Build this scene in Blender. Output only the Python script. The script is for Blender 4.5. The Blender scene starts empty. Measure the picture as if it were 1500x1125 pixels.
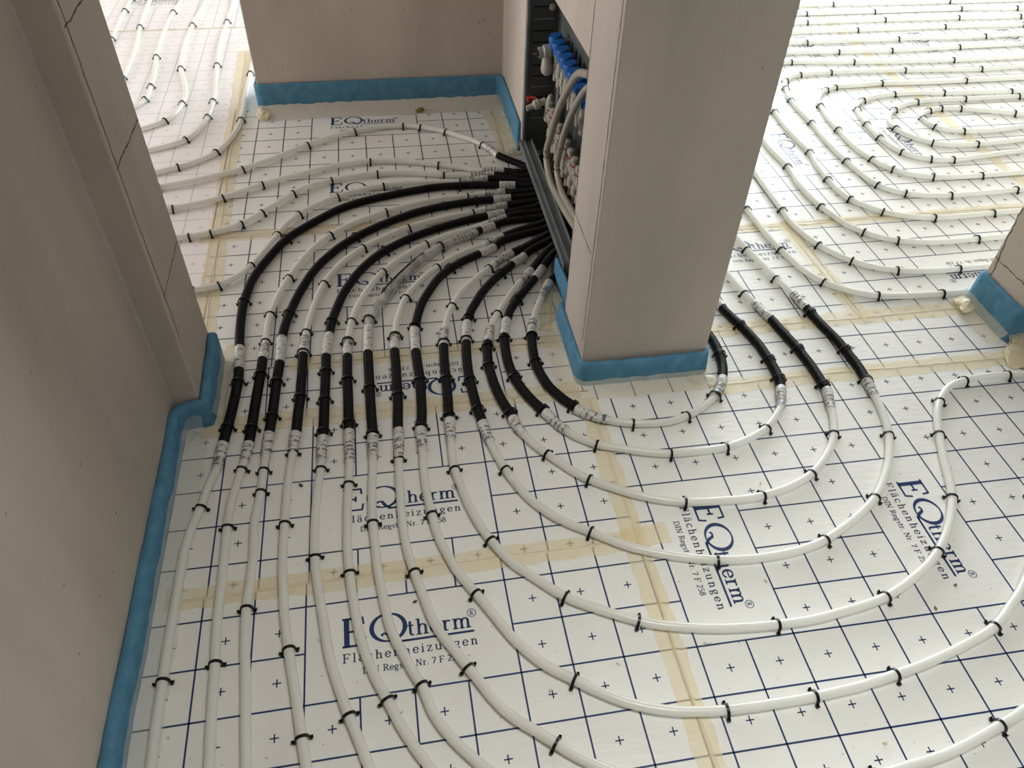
import bpy, bmesh, math, random
from mathutils import Vector, Matrix
random.seed(7)
PI=math.pi
SC=bpy.context.scene
COL=SC.collection

# ---------------------------------------------------------------- camera
CAM_ROT=((0.9863169,0.0944486,-0.1351240),(-0.1625575,0.6936915,-0.7016888),(0.0274608,0.7140530,0.6995529))
CAM_LOC=(0.0,0.0,1.40304)
CAM_LENS=27.10874
cd=bpy.data.cameras.new('camera'); cam=bpy.data.objects.new('camera',cd); COL.objects.link(cam)
cd.sensor_fit='HORIZONTAL'; cd.sensor_width=36.0; cd.lens=CAM_LENS; cd.clip_start=.02; cd.clip_end=60
m3=Matrix(CAM_ROT); m4=m3.to_4x4(); m4.translation=Vector(CAM_LOC); cam.matrix_world=m4
SC.camera=cam
# ---------------------------------------------------------------- world, daylight at the windows, added floor fill, exposure
wd=bpy.data.worlds.new('world'); SC.world=wd; wd.use_nodes=True
bg=wd.node_tree.nodes['Background']; bg.inputs[0].default_value=(.80,.90,1,1); bg.inputs[1].default_value=1.0
def area_light(name,loc,target,sx,sy,power,col,spread=180):
    l=bpy.data.lights.new(name,'AREA'); l.shape='RECTANGLE'; l.size=sx; l.size_y=sy; l.energy=power; l.color=col; l.spread=math.radians(spread)
    o=bpy.data.objects.new(name,l); COL.objects.link(o); o.location=loc
    d=Vector(target)-Vector(loc); o.rotation_euler=d.to_track_quat('-Z','Y').to_euler(); return o
area_light('window_light_right_room',(2.9,6.93,1.25),(2.9,5.0,1.25),3.4,2.1,390,(.84,.93,1))
area_light('window_light_left_room',(-4.43,3.6,1.35),(-2,3.6,1.35),2.6,1.7,104,(1,.97,.98))
area_light('window_light_front_room',(3.93,-.6,1.45),(2,-.6,1.45),2.0,1.4,9,(.95,.98,1))
area_light('floor_fill_light',(.62,.32,2.44),(.62,.32,0),.7,.7,7.2,(1,.99,.94),82)  # unseen lamp added overhead, narrow spread to brighten the near floor
SC.view_settings.view_transform='Standard'; SC.view_settings.look='None'; SC.view_settings.gamma=1.0
SC.view_settings.use_curve_mapping=False; SC.view_settings.exposure=0.0
SC.cycles.max_bounces=8; SC.cycles.diffuse_bounces=5; SC.cycles.glossy_bounces=3; SC.cycles.transmission_bounces=4; SC.cycles.transparent_max_bounces=10
SC.cycles.use_denoising=True; SC.cycles.caustics_reflective=False; SC.cycles.caustics_refractive=False

# ---------------------------------------------------------------- materials
def mat(name,col,rough=.5,metal=0,spec=.5,alpha=1,trans=0,sub=0,coat=0,noise=None,bump=None,speck=None):
    m=bpy.data.materials.new(name); m.use_nodes=True; nt=m.node_tree; b=nt.nodes['Principled BSDF']
    b.inputs['Base Color'].default_value=(*col,1); b.inputs['Roughness'].default_value=rough; b.inputs['Metallic'].default_value=metal
    b.inputs['Specular IOR Level'].default_value=spec; b.inputs['Alpha'].default_value=alpha
    b.inputs['Transmission Weight'].default_value=trans; b.inputs['Coat Weight'].default_value=coat
    if sub: b.inputs['Subsurface Weight'].default_value=sub; b.inputs['Subsurface Radius'].default_value=(.012,.012,.010); b.inputs['Subsurface Scale'].default_value=1.0
    tc=nt.nodes.new('ShaderNodeTexCoord')
    last=None
    if noise:   # (scale, colour2, detail, lo, hi)
        n=nt.nodes.new('ShaderNodeTexNoise'); n.inputs['Scale'].default_value=noise[0]; n.inputs['Detail'].default_value=noise[2]
        mp=nt.nodes.new('ShaderNodeMapping'); mp.inputs['Scale'].default_value=noise[5] if len(noise)>5 else (1,1,1)
        nt.links.new(tc.outputs['Object'],mp.inputs[0]); nt.links.new(mp.outputs[0],n.inputs['Vector'])
        r=nt.nodes.new('ShaderNodeMapRange'); r.inputs[1].default_value=noise[3]; r.inputs[2].default_value=noise[4]; nt.links.new(n.outputs[0],r.inputs[0])
        mx=nt.nodes.new('ShaderNodeMix'); mx.data_type='RGBA'; mx.inputs[6].default_value=(*col,1); mx.inputs[7].default_value=(*noise[1],1)
        nt.links.new(r.outputs[0],mx.inputs[0]); last=mx.outputs[2]; nt.links.new(last,b.inputs['Base Color'])
    if speck:   # (scale, colour, lo, hi)
        n=nt.nodes.new('ShaderNodeTexNoise'); n.inputs['Scale'].default_value=speck[0]; n.inputs['Detail'].default_value=1.5; nt.links.new(tc.outputs['Object'],n.inputs['Vector'])
        r=nt.nodes.new('ShaderNodeMapRange'); r.inputs[1].default_value=speck[2]; r.inputs[2].default_value=speck[3]; nt.links.new(n.outputs[0],r.inputs[0])
        mx=nt.nodes.new('ShaderNodeMix'); mx.data_type='RGBA'; mx.inputs[7].default_value=(*speck[1],1)
        if last: nt.links.new(last,mx.inputs[6])
        else: mx.inputs[6].default_value=(*col,1)
        nt.links.new(r.outputs[0],mx.inputs[0]); nt.links.new(mx.outputs[2],b.inputs['Base Color'])
    if bump:    # (scale, strength, distance, stretch)
        n=nt.nodes.new('ShaderNodeTexNoise'); n.inputs['Scale'].default_value=bump[0]; n.inputs['Detail'].default_value=4
        mp=nt.nodes.new('ShaderNodeMapping'); mp.inputs['Scale'].default_value=bump[3] if len(bump)>3 else (1,1,1)
        nt.links.new(tc.outputs['Object'],mp.inputs[0]); nt.links.new(mp.outputs[0],n.inputs['Vector'])
        bp=nt.nodes.new('ShaderNodeBump'); bp.inputs['Strength'].default_value=bump[1]; bp.inputs['Distance'].default_value=bump[2]
        nt.links.new(n.outputs[0],bp.inputs['Height']); nt.links.new(bp.outputs[0],b.inputs['Normal'])
    return m
M={}
M['foil']=mat('white foil',(.79,.79,.755),.34,spec=.45,noise=(2.2,(.72,.71,.67),4,.45,.75),speck=(95,(.40,.37,.31),.735,.79),bump=(28,.25,.004,(1,2.6,1)))
M['foil_lit']=mat('white foil brightened left room',(.88,.845,.84),.36,spec=.45,noise=(2.2,(.83,.79,.785),4,.45,.75),speck=(80,(.5,.47,.43),.75,.80),bump=(20,.2,.004))  # the white foil again, left window's brightness put into its pinkish colour
M['ink']=mat('navy print',(.010,.034,.115),.4,spec=.4)
M['ink_faint']=mat('faint navy print',(.12,.13,.24),.4,spec=.4,alpha=.26)  # paler, see-through version of the grid ink
M['ink_text']=mat('dark navy print',(.016,.03,.09),.4,spec=.4)
M['slab']=mat('insulation board',(.8,.8,.78),.8)
M['tape']=mat('amber packing tape',(.93,.78,.46),.28,alpha=.40,noise=(9,(.94,.84,.60),3,.4,.7),bump=(60,.5,.003,(1,4,1)))
M['tape_seam']=mat('tape fold',(.86,.76,.54),.3,alpha=.55,bump=(50,.5,.003))
M['skirt']=mat('milky edge foil',(.82,.80,.70),.22,alpha=.24,bump=(22,.6,.004,(3,3,1)))
M['skirt_cream']=mat('cream edge foil',(.74,.70,.58),.3,alpha=.72,bump=(22,.5,.004,(3,3,1)))
M['skirt_tape']=mat('taped edge foil',(.88,.77,.52),.25,alpha=.30,bump=(30,.7,.004,(3,3,1)))
M['foam']=mat('blue foam',(.082,.225,.35),.72,spec=.2,noise=(30,(.12,.295,.44),5,.4,.75),bump=(160,.5,.002))
M['wall']=mat('gypsum wall',(.60,.535,.465),.85,spec=.2,noise=(2.4,(.39,.345,.295),6,.40,.74,(1,1,.32)),speck=(60,(.30,.26,.22),.74,.80),bump=(40,.25,.003))
M['joint']=mat('block joint',(.10,.085,.07),.95)
M['ceiling']=mat('ceiling plaster',(.62,.60,.57),.9)
M['tube']=mat('milky pipe',(.87,.868,.825),.22,spec=.5)
def translucent(m,fac,col):
    nt=m.node_tree; b=nt.nodes['Principled BSDF']; tr=nt.nodes.new('ShaderNodeBsdfTranslucent'); tr.inputs[0].default_value=(*col,1)
    mx=nt.nodes.new('ShaderNodeMixShader'); mx.inputs[0].default_value=fac; nt.links.new(b.outputs[0],mx.inputs[1]); nt.links.new(tr.outputs[0],mx.inputs[2])
    nt.links.new(mx.outputs[0],nt.nodes['Material Output'].inputs[0])
translucent(M['tube'],.38,(.98,.98,.94))
M['sleeve']=mat('black corrugated sleeve',(.0035,.0035,.004),.42,spec=.22)
M['clip']=mat('black plastic clip',(.004,.004,.005),.34,spec=.35)
M['wrap']=mat('clear packing tape',(.66,.66,.63),.16,spec=.6,noise=(140,(.46,.46,.44),3,.45,.72),bump=(220,.9,.002))
M['tape_ink']=mat('black tape print',(.02,.02,.02),.4)
M['film']=mat('crinkled clear film',(.60,.61,.60),.10,spec=.7,alpha=.38,noise=(34,(.14,.145,.15),5,.48,.60,(1.6,.7,1)),bump=(120,1,.003))
M['steel']=mat('galvanised steel',(.23,.255,.26),.45,metal=.25,noise=(14,(.17,.19,.195),5,.4,.7))
M['dark_steel']=mat('cabinet sheet',(.15,.165,.16),.5,metal=.5,noise=(10,(.10,.11,.11),4,.4,.7))
M['slot']=mat('slot shadow gap',(.01,.01,.01),.9)
M['blue_cap']=mat('blue valve cap',(.012,.12,.42),.4)
M['nickel']=mat('nickel plated brass',(.55,.53,.48),.32,metal=.8)
M['white_plastic']=mat('white plastic',(.46,.44,.38),.4)
M['red']=mat('red marking',(.40,.02,.02),.4)
M['hose']=mat('grey white hose',(.40,.37,.31),.35)
M['bore']=mat('dark pipe bore',(.006,.006,.007),.8)
M['mortar']=mat('dried plaster crumb',(.70,.67,.58),.9)
M['crumb']=mat('brown crumb',(.24,.17,.04),.8)
M['win_frame']=mat('window frame',(.8,.8,.8),.4)
M['glass']=mat('window glass',(1,1,1),.02,trans=1,alpha=.25)

# ---------------------------------------------------------------- helpers
def mesh(name,verts,faces,m,smooth=False):
    me=bpy.data.meshes.new(name); me.from_pydata([tuple(v) for v in verts],[],faces); me.materials.append(M[m] if isinstance(m,str) else m); me.update()
    if smooth:
        me.polygons.foreach_set('use_smooth',[True]*len(me.polygons))
    return me
def obj(name,me,parent=None,loc=None,rot=None):
    o=bpy.data.objects.new(name,me); COL.objects.link(o)
    if parent is not None: o.parent=parent
    if loc is not None: o.location=loc
    if rot is not None: o.rotation_euler=rot
    return o
def tag(o,label=None,cat=None,group=None,kind=None):
    if label: o['label']=label
    if cat: o['category']=cat
    if group: o['group']=group
    if kind: o['kind']=kind
    return o
def empty(name,loc=(0,0,0)):
    o=bpy.data.objects.new(name,None); COL.objects.link(o); o.location=loc; o.empty_display_size=.02; return o
class MB:
    def __init__(s): s.v=[]; s.f=[]
    def box(s,x0,x1,y0,y1,z0,z1):
        n=len(s.v); s.v+=[(x0,y0,z0),(x1,y0,z0),(x1,y1,z0),(x0,y1,z0),(x0,y0,z1),(x1,y0,z1),(x1,y1,z1),(x0,y1,z1)]
        s.f+=[(n,n+3,n+2,n+1),(n+4,n+5,n+6,n+7),(n,n+1,n+5,n+4),(n+1,n+2,n+6,n+5),(n+2,n+3,n+7,n+6),(n+3,n,n+4,n+7)]; return s
    def quad(s,a,b,c,d):
        n=len(s.v); s.v+=[a,b,c,d]; s.f.append((n,n+1,n+2,n+3)); return s
    def tube(s,pts,rad,sides=12,cap=True,up=None):
        """rad: number or function(i,u)"""
        n0=len(s.v); N=len(pts); P=[Vector(p) for p in pts]
        for i in range(N):
            t=(P[min(i+1,N-1)]-P[max(i-1,0)]).normalized()
            a=Vector((0,0,1)) if abs(t.z)<.9 else Vector((1,0,0))
            sx=t.cross(a).normalized(); sz=sx.cross(t)
            for k in range(sides):
                an=2*PI*k/sides
                r=rad(i,an) if callable(rad) else rad
                s.v.append(tuple(P[i]+sx*(math.cos(an)*r)+sz*(math.sin(an)*r)))
        for i in range(N-1):
            for k in range(sides):
                k2=(k+1)%sides
                s.f.append((n0+i*sides+k,n0+i*sides+k2,n0+(i+1)*sides+k2,n0+(i+1)*sides+k))
        if cap:
            s.f.append(tuple(n0+k for k in range(sides-1,-1,-1))); s.f.append(tuple(n0+(N-1)*sides+k for k in range(sides)))
        return s
    def lathe(s,c,axis,prof,sides=16):
        """prof: list of (dist along axis, radius)"""
        c=Vector(c); ax=Vector(axis).normalized()
        return s.tube([tuple(c+ax*d) for d,_ in prof],lambda i,u:prof[i][1],sides)
    def me(s,name,m,smooth=False): return mesh(name,s.v,s.f,m,smooth)
def autosmooth(o,ang=40):
    me=o.data; me.polygons.foreach_set('use_smooth',[True]*len(me.polygons))
    try: me.set_sharp_from_angle(angle=math.radians(ang))
    except Exception: pass
    return o
def catmull(pts,step):
    """centripetal catmull-rom, roughly even steps; returns points and the parameter index of each"""
    P=[Vector(p) for p in pts]; P=[P[0]*2-P[1]]+P+[P[-1]*2-P[-2]]
    out=[];idx=[]
    for i in range(1,len(P)-2):
        p0,p1,p2,p3=P[i-1:i+3]
        d=lambda a,b:max(1e-5,(b-a).length**.5)
        t0=0;t1=t0+d(p0,p1);t2=t1+d(p1,p2);t3=t2+d(p2,p3)
        n=max(1,int((p2-p1).length/step+.5))
        for k in range(n):
            t=t1+(t2-t1)*k/n
            A1=p0*((t1-t)/(t1-t0))+p1*((t-t0)/(t1-t0)); A2=p1*((t2-t)/(t2-t1))+p2*((t-t1)/(t2-t1)); A3=p2*((t3-t)/(t3-t2))+p3*((t-t2)/(t3-t2))
            B1=A1*((t2-t)/(t2-t0))+A2*((t-t0)/(t2-t0)); B2=A2*((t3-t)/(t3-t1))+A3*((t-t1)/(t3-t1))
            out.append(B1*((t2-t)/(t2-t1))+B2*((t-t1)/(t2-t1))); idx.append(i-1+k/n)
    out.append(P[-2]); idx.append(len(pts)-1.0)
    return out,idx
def resample(pts,step):
    L=[0]
    for a,b in zip(pts,pts[1:]): L.append(L[-1]+(b-a).length)
    n=max(2,int(L[-1]/step+.5)); out=[]; j=0
    for k in range(n+1):
        s=L[-1]*k/n
        while j<len(pts)-2 and L[j+1]<s: j+=1
        f=(s-L[j])/max(1e-9,L[j+1]-L[j]); out.append(pts[j].lerp(pts[j+1],min(1,max(0,f))))
    return out

# ---------------------------------------------------------------- printed lettering (serif strokes)
def arc(cx,cy,rx,ry,a0,a1,n=12): return [(cx+rx*math.cos(math.radians(a0+(a1-a0)*i/n)),cy+ry*math.sin(math.radians(a0+(a1-a0)*i/n))) for i in range(n+1)]
X=.66
def serif(x,y,w=.30): return ('s',[(x-w/2,y),(x+w/2,y)])
def stem(x,y0,y1): return ('v',[(x,y0),(x,y1)])
def arch(x0,x1,top,n=8):
    c=(x0+x1)/2; return ('m',[(x0,top*.62)]+arc((x0+x1)/2+.02,top-.19,(x1-x0)/2-.02,.16,165,0,n)+[(x1,0)])
G={
'E':(.95,[stem(.17,0,1),('s',[(.0,.965),(.80,.965)]),('s',[(.0,.035),(.84,.035)]),('s',[(.17,.52),(.56,.52)]),('s2',[(.79,.99),(.83,.73)]),('s2',[(.83,.01),(.89,.30)]),('s2',[(.56,.40),(.56,.64)])]),
'F':(.78,[stem(.17,0,1),('s',[(.0,.965),(.72,.965)]),serif(.17,.035,.36),('s',[(.17,.5),(.52,.5)]),('s2',[(.70,.99),(.74,.74)]),('s2',[(.52,.38),(.52,.62)])]),
'Q':(1.30,[('m',arc(.58,.5,.50,.47,90,450,28)),('m',[(.36,.24),(.44,.31),(.55,.27),(.62,.13),(.72,.03),(.88,-.03),(1.2,-.03)])]),
'D':(.95,[stem(.2,0,1),('m',[(.02,.965),(.42,.965)]+arc(.42,.5,.42,.465,88,-88,14)+[(.02,.035)])]),
'I':(.45,[stem(.22,0,1),serif(.22,.965,.4),serif(.22,.035,.4)]),
'N':(1.0,[('s2',[(.18,0),(.18,1)]),('v',[(.18,1),(.78,0)]),('s2',[(.78,0),(.78,1)]),serif(.16,.965),serif(.18,.035),serif(.78,.965)]),
'R':(.92,[stem(.2,0,1),('m',[(.02,.965),(.42,.965)]+arc(.42,.735,.25,.23,88,-88,10)+[(.2,.5)]),('v',[(.42,.5),(.78,.03)]),serif(.2,.035,.38),serif(.84,.035,.2)]),
't':(.46,[('v',[(.2,.9),(.2,.18)]),('m',[(.2,.2),(.22,.08),(.30,.03),(.40,.05)]),('s',[(.02,X-.03),(.40,X-.03)])]),
'h':(.76,[stem(.17,0,1),arch(.17,.56,X),serif(.17,.03,.32),serif(.56,.03,.30),('s',[(.02,.97),(.17,.97)])]),
'e':(.62,[('m',arc(.31,X/2,.26,X/2-.02,8,330,18)),('s',[(.06,X/2+.02),(.57,X/2+.02)])]),
'r':(.54,[stem(.17,0,X),('m',[(.17,.38),(.22,.54),(.32,.62),(.44,.60)]),serif(.17,.03,.34),('s',[(.02,X-.03),(.17,X-.03)]),('v',[(.43,.54),(.43,.64)])]),
'm':(1.12,[stem(.17,0,X),arch(.17,.54,X),arch(.54,.91,X),serif(.17,.03,.30),serif(.54,.03,.28),serif(.92,.03,.30),('s',[(.02,X-.03),(.17,X-.03)])]),
'n':(.76,[stem(.17,0,X),arch(.17,.56,X),serif(.17,.03,.32),serif(.56,.03,.30),('s',[(.02,X-.03),(.17,X-.03)])]),
'u':(.76,[('m',[(.16,X),(.16,.2)]+arc(.35,.18,.19,.16,180,340,8)),stem(.56,0,X),('s',[(.02,X-.03),(.16,X-.03)]),('s',[(.42,X-.03),(.56,X-.03)]),('s',[(.56,.03),(.70,.03)])]),
'l':(.36,[stem(.17,0,1),serif(.17,.03,.32),('s',[(.02,.97),(.17,.97)])]),
'i':(.36,[stem(.17,0,X),serif(.17,.03,.32),('s',[(.02,X-.03),(.17,X-.03)]),('v',[(.17,.82),(.17,.95)])]),
'a':(.64,[('m',[(.08,.50),(.12,.62),(.27,X-.02),(.42,.60),(.46,.46),(.46,.06)]),('m',arc(.27,.20,.20,.18,70,360,12)),('s',[(.46,.03),(.60,.03)])]),
'c':(.58,[('m',arc(.31,X/2,.25,X/2-.02,45,325,16)),('v',[(.47,.50),(.47,.60)])]),
'g':(.66,[('m',arc(.29,.42,.20,.22,0,360,16)),('m',[(.22,.20),(.12,.12),(.20,.05),(.42,.02),(.54,-.08),(.48,-.22),(.28,-.27),(.10,-.20),(.10,-.08),(.22,.02)]),('s',[(.45,.58),(.60,.64)])]),
'z':(.60,[('s',[(.05,X-.03),(.52,X-.03)]),('m',[(.50,X-.03),(.06,.03)]),('s',[(.04,.03),(.54,.03)]),('s2',[(.06,.48),(.06,X)]),('s2',[(.53,0),(.53,.16)])]),
's':(.52,[('m',[(.42,.52),(.34,.62),(.22,.63),(.12,.56),(.12,.45),(.24,.36),(.38,.28),(.42,.17),(.34,.05),(.20,.03),(.08,.10)])]),
'o':(.66,[('m',arc(.32,X/2,.26,X/2-.02,0,360,18))]),
'w':(.96,[('v',[(.08,X),(.28,0)]),('s2',[(.28,0),(.46,X)]),('v',[(.46,X),(.66,0)]),('s2',[(.66,0),(.86,X)])]),
'.':(.30,[('v',[(.13,.0),(.13,.12)])]),
' ':(.36,[]),
'7':(.62,[('s',[(.06,.94),(.56,.94)]),('v',[(.55,.93),(.22,0)]),('s2',[(.07,.78),(.07,.97)])]),
'2':(.64,[('m',arc(.30,.73,.22,.24,165,-30,10)+[(.08,.04)]),('s',[(.06,.04),(.56,.04)])]),
'5':(.62,[('s',[(.14,.95),(.50,.95)]),('s2',[(.14,.95),(.12,.55)]),('m',[(.12,.55)]+arc(.28,.32,.24,.29,100,-150,14))]),
'8':(.64,[('m',arc(.30,.75,.19,.22,0,360,14)),('m',arc(.30,.27,.24,.25,0,360,16))]),
}
G['\u00e4']=(.64,G['a'][1]+[('v',[(.17,.82),(.17,.95)]),('v',[(.40,.82),(.40,.95)])])
def ribbon(pts,wf):
    """2d polyline to quads; wf(direction)->width"""
    n=len(pts); L=[];Rr=[]
    for i in range(n):
        a=pts[max(i-1,0)]; b=pts[min(i+1,n-1)]; dx,dy=b[0]-a[0],b[1]-a[1]; l=math.hypot(dx,dy) or 1; dx/=l; dy/=l
        w=wf(dx,dy)/2; L.append((pts[i][0]-dy*w,pts[i][1]+dx*w)); Rr.append((pts[i][0]+dy*w,pts[i][1]-dx*w))
    return L,Rr
def text2d(s,size,x0,y0,spacing=0,thick=.15,thin=.065,wide=1.0,out=None):
    """returns list of quads (2d) and end x"""
    quads=[] if out is None else out; x=x0
    for ch in s:
        adv,strokes=G[ch]
        for kind,pts in strokes:
            if kind=='v': wf=lambda dx,dy:thick
            elif kind=='s': wf=lambda dx,dy:thin
            elif kind=='s2': wf=lambda dx,dy:thin
            else: wf=lambda dx,dy:thin+(thick-thin)*abs(dy)**1.3
            L,Rr=ribbon([(px*wide,py) for px,py in pts],wf)
            for i in range(len(pts)-1):
                quads.append([(x+q[0]*size,y0+q[1]*size) for q in (L[i],Rr[i],Rr[i+1],L[i+1])])
        x+=(adv*wide+spacing)*size
    return quads,x
def fit_text(s,size,x0,x1,y0,thick,thin,out):
    _,e0=text2d(s,size,0,0,0,thick,thin); n=len(s)-1
    sp=(x1-x0-e0)/size/n; text2d(s,size,x0,y0,sp,thick,thin,1.0,out)
def logo_mesh():
    big=[];small=[]
    text2d('E',.062,0,0,0,.17,.075,.80,big); text2d('Q',.062,.051,0,0,.145,.055,1.05,big)
    fit_text('therm',.034,.124,.251,.0065,.15,.08,big)
    big.append([(.098,-.0042),(.254,-.0042),(.254,.0004),(.098,.0004)])
    for a in (0,):   # registered mark
        L,Rr=ribbon([(.2535+.0085*math.cos(t*PI/12),.037+.0085*math.sin(t*PI/12)) for t in range(25)],lambda dx,dy:.0014)
        for i in range(24): big.append([L[i],Rr[i],Rr[i+1],L[i+1]])
        text2d('R',.010,.2495,.0322,0,.16,.09,.85,big)
    fit_text('Fl\u00e4chenheizungen',.0185,0,.258,-.0305,.15,.085,small)
    fit_text('DIN Regstr. Nr. 7 F 258',.0130,.036,.222,-.0565,.16,.10,small)
    vs=[];fs=[];mi=[]
    for k,lst in enumerate((big,small)):
        for q in lst:
            n=len(vs); vs+=[(p[0],p[1],0) for p in q]; fs.append((n,n+1,n+2,n+3)); mi.append(k)
    me=mesh('logo_print',vs,fs,'ink'); me.materials.append(M['ink_text']); me.polygons.foreach_set('material_index',mi); return me
LOGO=logo_mesh()

# ---------------------------------------------------------------- floor: foil sheets with printed grid
floor=obj('floor',MB().box(-4.5,5,-2.5,7,-.12,-.0012).me('floor','slab')); tag(floor,'insulated floor laid with printed white foil sheets','floor',kind='structure')
def clip_seg(a,b,r):
    x0,x1,y0,y1=r; t0,t1=0,1; dx,dy=b[0]-a[0],b[1]-a[1]
    for p,q in ((-dx,a[0]-x0),(dx,x1-a[0]),(-dy,a[1]-y0),(dy,y1-a[1])):
        if abs(p)<1e-12:
            if q<0: return None
        else:
            t=q/p
            if p<0: t0=max(t0,t)
            else: t1=min(t1,t)
    if t0>=t1: return None
    return (a[0]+dx*t0,a[1]+dy*t0),(a[0]+dx*t1,a[1]+dy*t1)
def sheet(rect,org,deg,scale,logos,matname='foil',maxr=99,rows=None):
    """rect in world; org = grid node (0,0); rows count towards the viewer; logos: (c0,c1,r0,r1,turn)"""
    x0,x1,y0,y1=rect
    s=obj('foil_sheet',MB().box(x0,x1,y0,y1,-.0012,0).me('foil_sheet',matname),floor)
    th=math.radians(deg); ct,st=math.cos(th)*.1*scale,math.sin(th)*.1*scale
    W=lambda c,r:(org[0]+c*ct+r*st, org[1]+c*st-r*ct)
    cs=int(6/.1)
    c_lo=int((x0-org[0])/.1)-2; c_hi=int((x1-org[0])/.1)+2; r_lo=int((org[1]-y1)/.1)-2; r_hi=int((org[1]-y0)/.1)+2
    b=MB(); hw=.0017; z=.0003
    def line(a,bb,w=hw):
        q=clip_seg(a,bb,rect)
        if not q: return
        (ax,ay),(bx,by)=q; l=math.hypot(bx-ax,by-ay)
        if l<1e-4: return
        nx,ny=-(by-ay)/l*w,(bx-ax)/l*w
        b.quad((ax-nx,ay-ny,z),(bx-nx,by-ny,z),(bx+nx,by+ny,z),(ax+nx,ay+ny,z))
    inside=lambda c,r:any(l[0]<c<l[1] and l[2]<r<l[3] for l in logos)
    for c in range(c_lo,c_hi+1):
        r=r_lo
        while r<r_hi:
            if inside(c,r+.5): r+=1; continue
            e=r
            while e<r_hi and not inside(c,e+.5): e+=1
            line(W(c,r),W(c,e)); r=e
    for r in range(r_lo,r_hi+1):
        c=c_lo
        while c<c_hi:
            if inside(c+.5,r): c+=1; continue
            e=c
            while e<c_hi and not inside(e+.5,r): e+=1
            line(W(c,r),W(e,r)); c=e
    for c in range(c_lo,c_hi):
        for r in range(r_lo,r_hi):
            if inside(c+.5,r+.5): continue
            x,y=W(c+.5,r+.5)
            if not(x0+.01<x<x1-.01 and y0+.01<y<y1-.01): continue
            line(W(c+.42,r+.5),W(c+.58,r+.5),.0012); line(W(c+.5,r+.42),W(c+.5,r+.58),.0012)
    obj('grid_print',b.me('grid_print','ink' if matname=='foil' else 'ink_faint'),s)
    for c0,c1,r0,r1,turn in logos:
        cx,cy=W((c0+c1)/2,(r0+r1)/2)
        if turn==0: x,y=W(c0+.70,(r0+r1)/2); a=0
        elif turn==180: x,y=W(c1-.70,(r0+r1)/2); a=PI
        else: x,y=W((c0+c1)/2,r0+.72); a=-PI/2
        if not(x0-.35<x<x1+.1 and y0-.1<y<y1+.4): continue
        obj('logo_print',LOGO,s,(x,y,.00035),(0,0,th+a)); 
    return s
sheet((-.62,.472,-2.5,.889),(.161,.839),.39,1.0,[(-4,0,0,2,0)])
sheet((-.62,.462,.889,1.357),(-.234,1.158),-.17,1.0,[(0,4,0,2,0)])
sheet((-.52,.46,1.357,1.556),(.249,1.455),.3,1.0,[(-4,0,-1,1,180)])
sheet((-.56,.70,1.556,2.186),(.051,1.880),-.35,.987,[(-3,1,-1,1,0)])
sheet((-.57,.70,2.186,3.10),(.038,3.027),-.2,1.018,[(-3,1,0,2,0),(-3,1,5,7,0)])
sheet((-4.5,-.565,1.60,3.992),(-.657,2.40),.3,1.0,[(-9,-7,-3,1,90)],'foil_lit')
sheet((-4.5,-.46,3.992,7),(-.657,4.40),.3,1.0,[(-6,-2,-1,1,0)],'foil_lit')
sheet((.472,5,-2.5,1.321),(.510,.838),-.35,.997,[(0,2,-2,2,90),(5,7,-2,2,90),(10,12,-2,2,90)])
sheet((.462,1.9,1.321,1.543),(.883,1.474),-.44,1.004,[])
sheet((.70,1.311,1.543,2.038),(1.046,1.707),.1,1.0,[(-1,3,-3,-1,0)])
sheet((1.311,5,1.543,2.048),(1.426,1.707),.5,.99,[(2,6,-1,1,180),(12,16,-1,1,180)])
sheet((.70,2.311,2.043,3.06),(1.616,2.442),.05,.994,[(-2,0,-3,1,90),(3,5,-3,1,90)])
sheet((2.311,5,2.048,3.07),(2.37,2.442),.1,.995,[(9,11,-3,1,90)])
sheet((.70,2.311,3.06,7),(1.95,3.71),.1,1.0,[(0,2,0,4,90),(-5,-3,0,4,90),(0,2,-14,-10,90)])
sheet((2.311,5,3.07,7),(2.56,3.71),.1,1.0,[(0,2,0,4,90),(5,7,0,4,90),(10,12,0,4,90),(0,2,-14,-10,90),(5,7,-14,-10,90)])

# amber tape over the seams: a thin band and, over it, the creased foil edge
def tape_band(p0,p1,w,seed,z=.0008,fold=True):
    rnd=random.Random(seed); a=Vector((*p0,0)); b=Vector((*p1,0)); d=(b-a); L=d.length; d.normalize(); n=Vector((-d.y,d.x,0)); N=max(3,int(L/.03)); vs=[];fs=[]
    for i in range(N+1):
        c=a+d*(L*i/N); e0=w/2+rnd.uniform(-.0035,.0035); e1=w/2+rnd.uniform(-.0035,.0035)
        for k,off in enumerate((-e0,-e0*.4,e1*.4,e1)):
            vs.append((*(c+n*off)[:2],z+(rnd.uniform(0,.0007) if k in(1,2) else 0)))
    for i in range(N):
        for k in range(3): j=i*4+k; fs.append((j,j+1,j+5,j+4))
    o=obj('seam_tape',mesh('seam_tape',vs,fs,'tape',True),floor)
    if fold:
        vs=[];fs=[]; off=rnd.uniform(-.004,.004)
        N=max(4,int(L/.012))
        for i in range(N+1):
            off=max(-.008,min(.008,off+rnd.uniform(-.0014,.0014))); c=a+d*(L*i/N)+n*off
            h=.0016+rnd.uniform(0,.0012)
            for k,(o2,zz) in enumerate(((-.0035,z),(0,z+h),(.0045,z))): vs.append((*(c+n*o2)[:2],zz))
        for i in range(N):
            for k in range(2): j=i*3+k; fs.append((j,j+1,j+4,j+3))
        obj('tape_fold',mesh('tape_fold',vs,fs,'tape_seam',True),o)
    return o
tape_band((-.515,.889),(.44,.894),.052,1)
tape_band((-.50,1.357),(.44,1.361),.060,2)
tape_band((-.30,1.556),(.43,1.556),.050,3,fold=False)
tape_band((.452,1.33),(.478,-1.2),.052,4)
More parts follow.
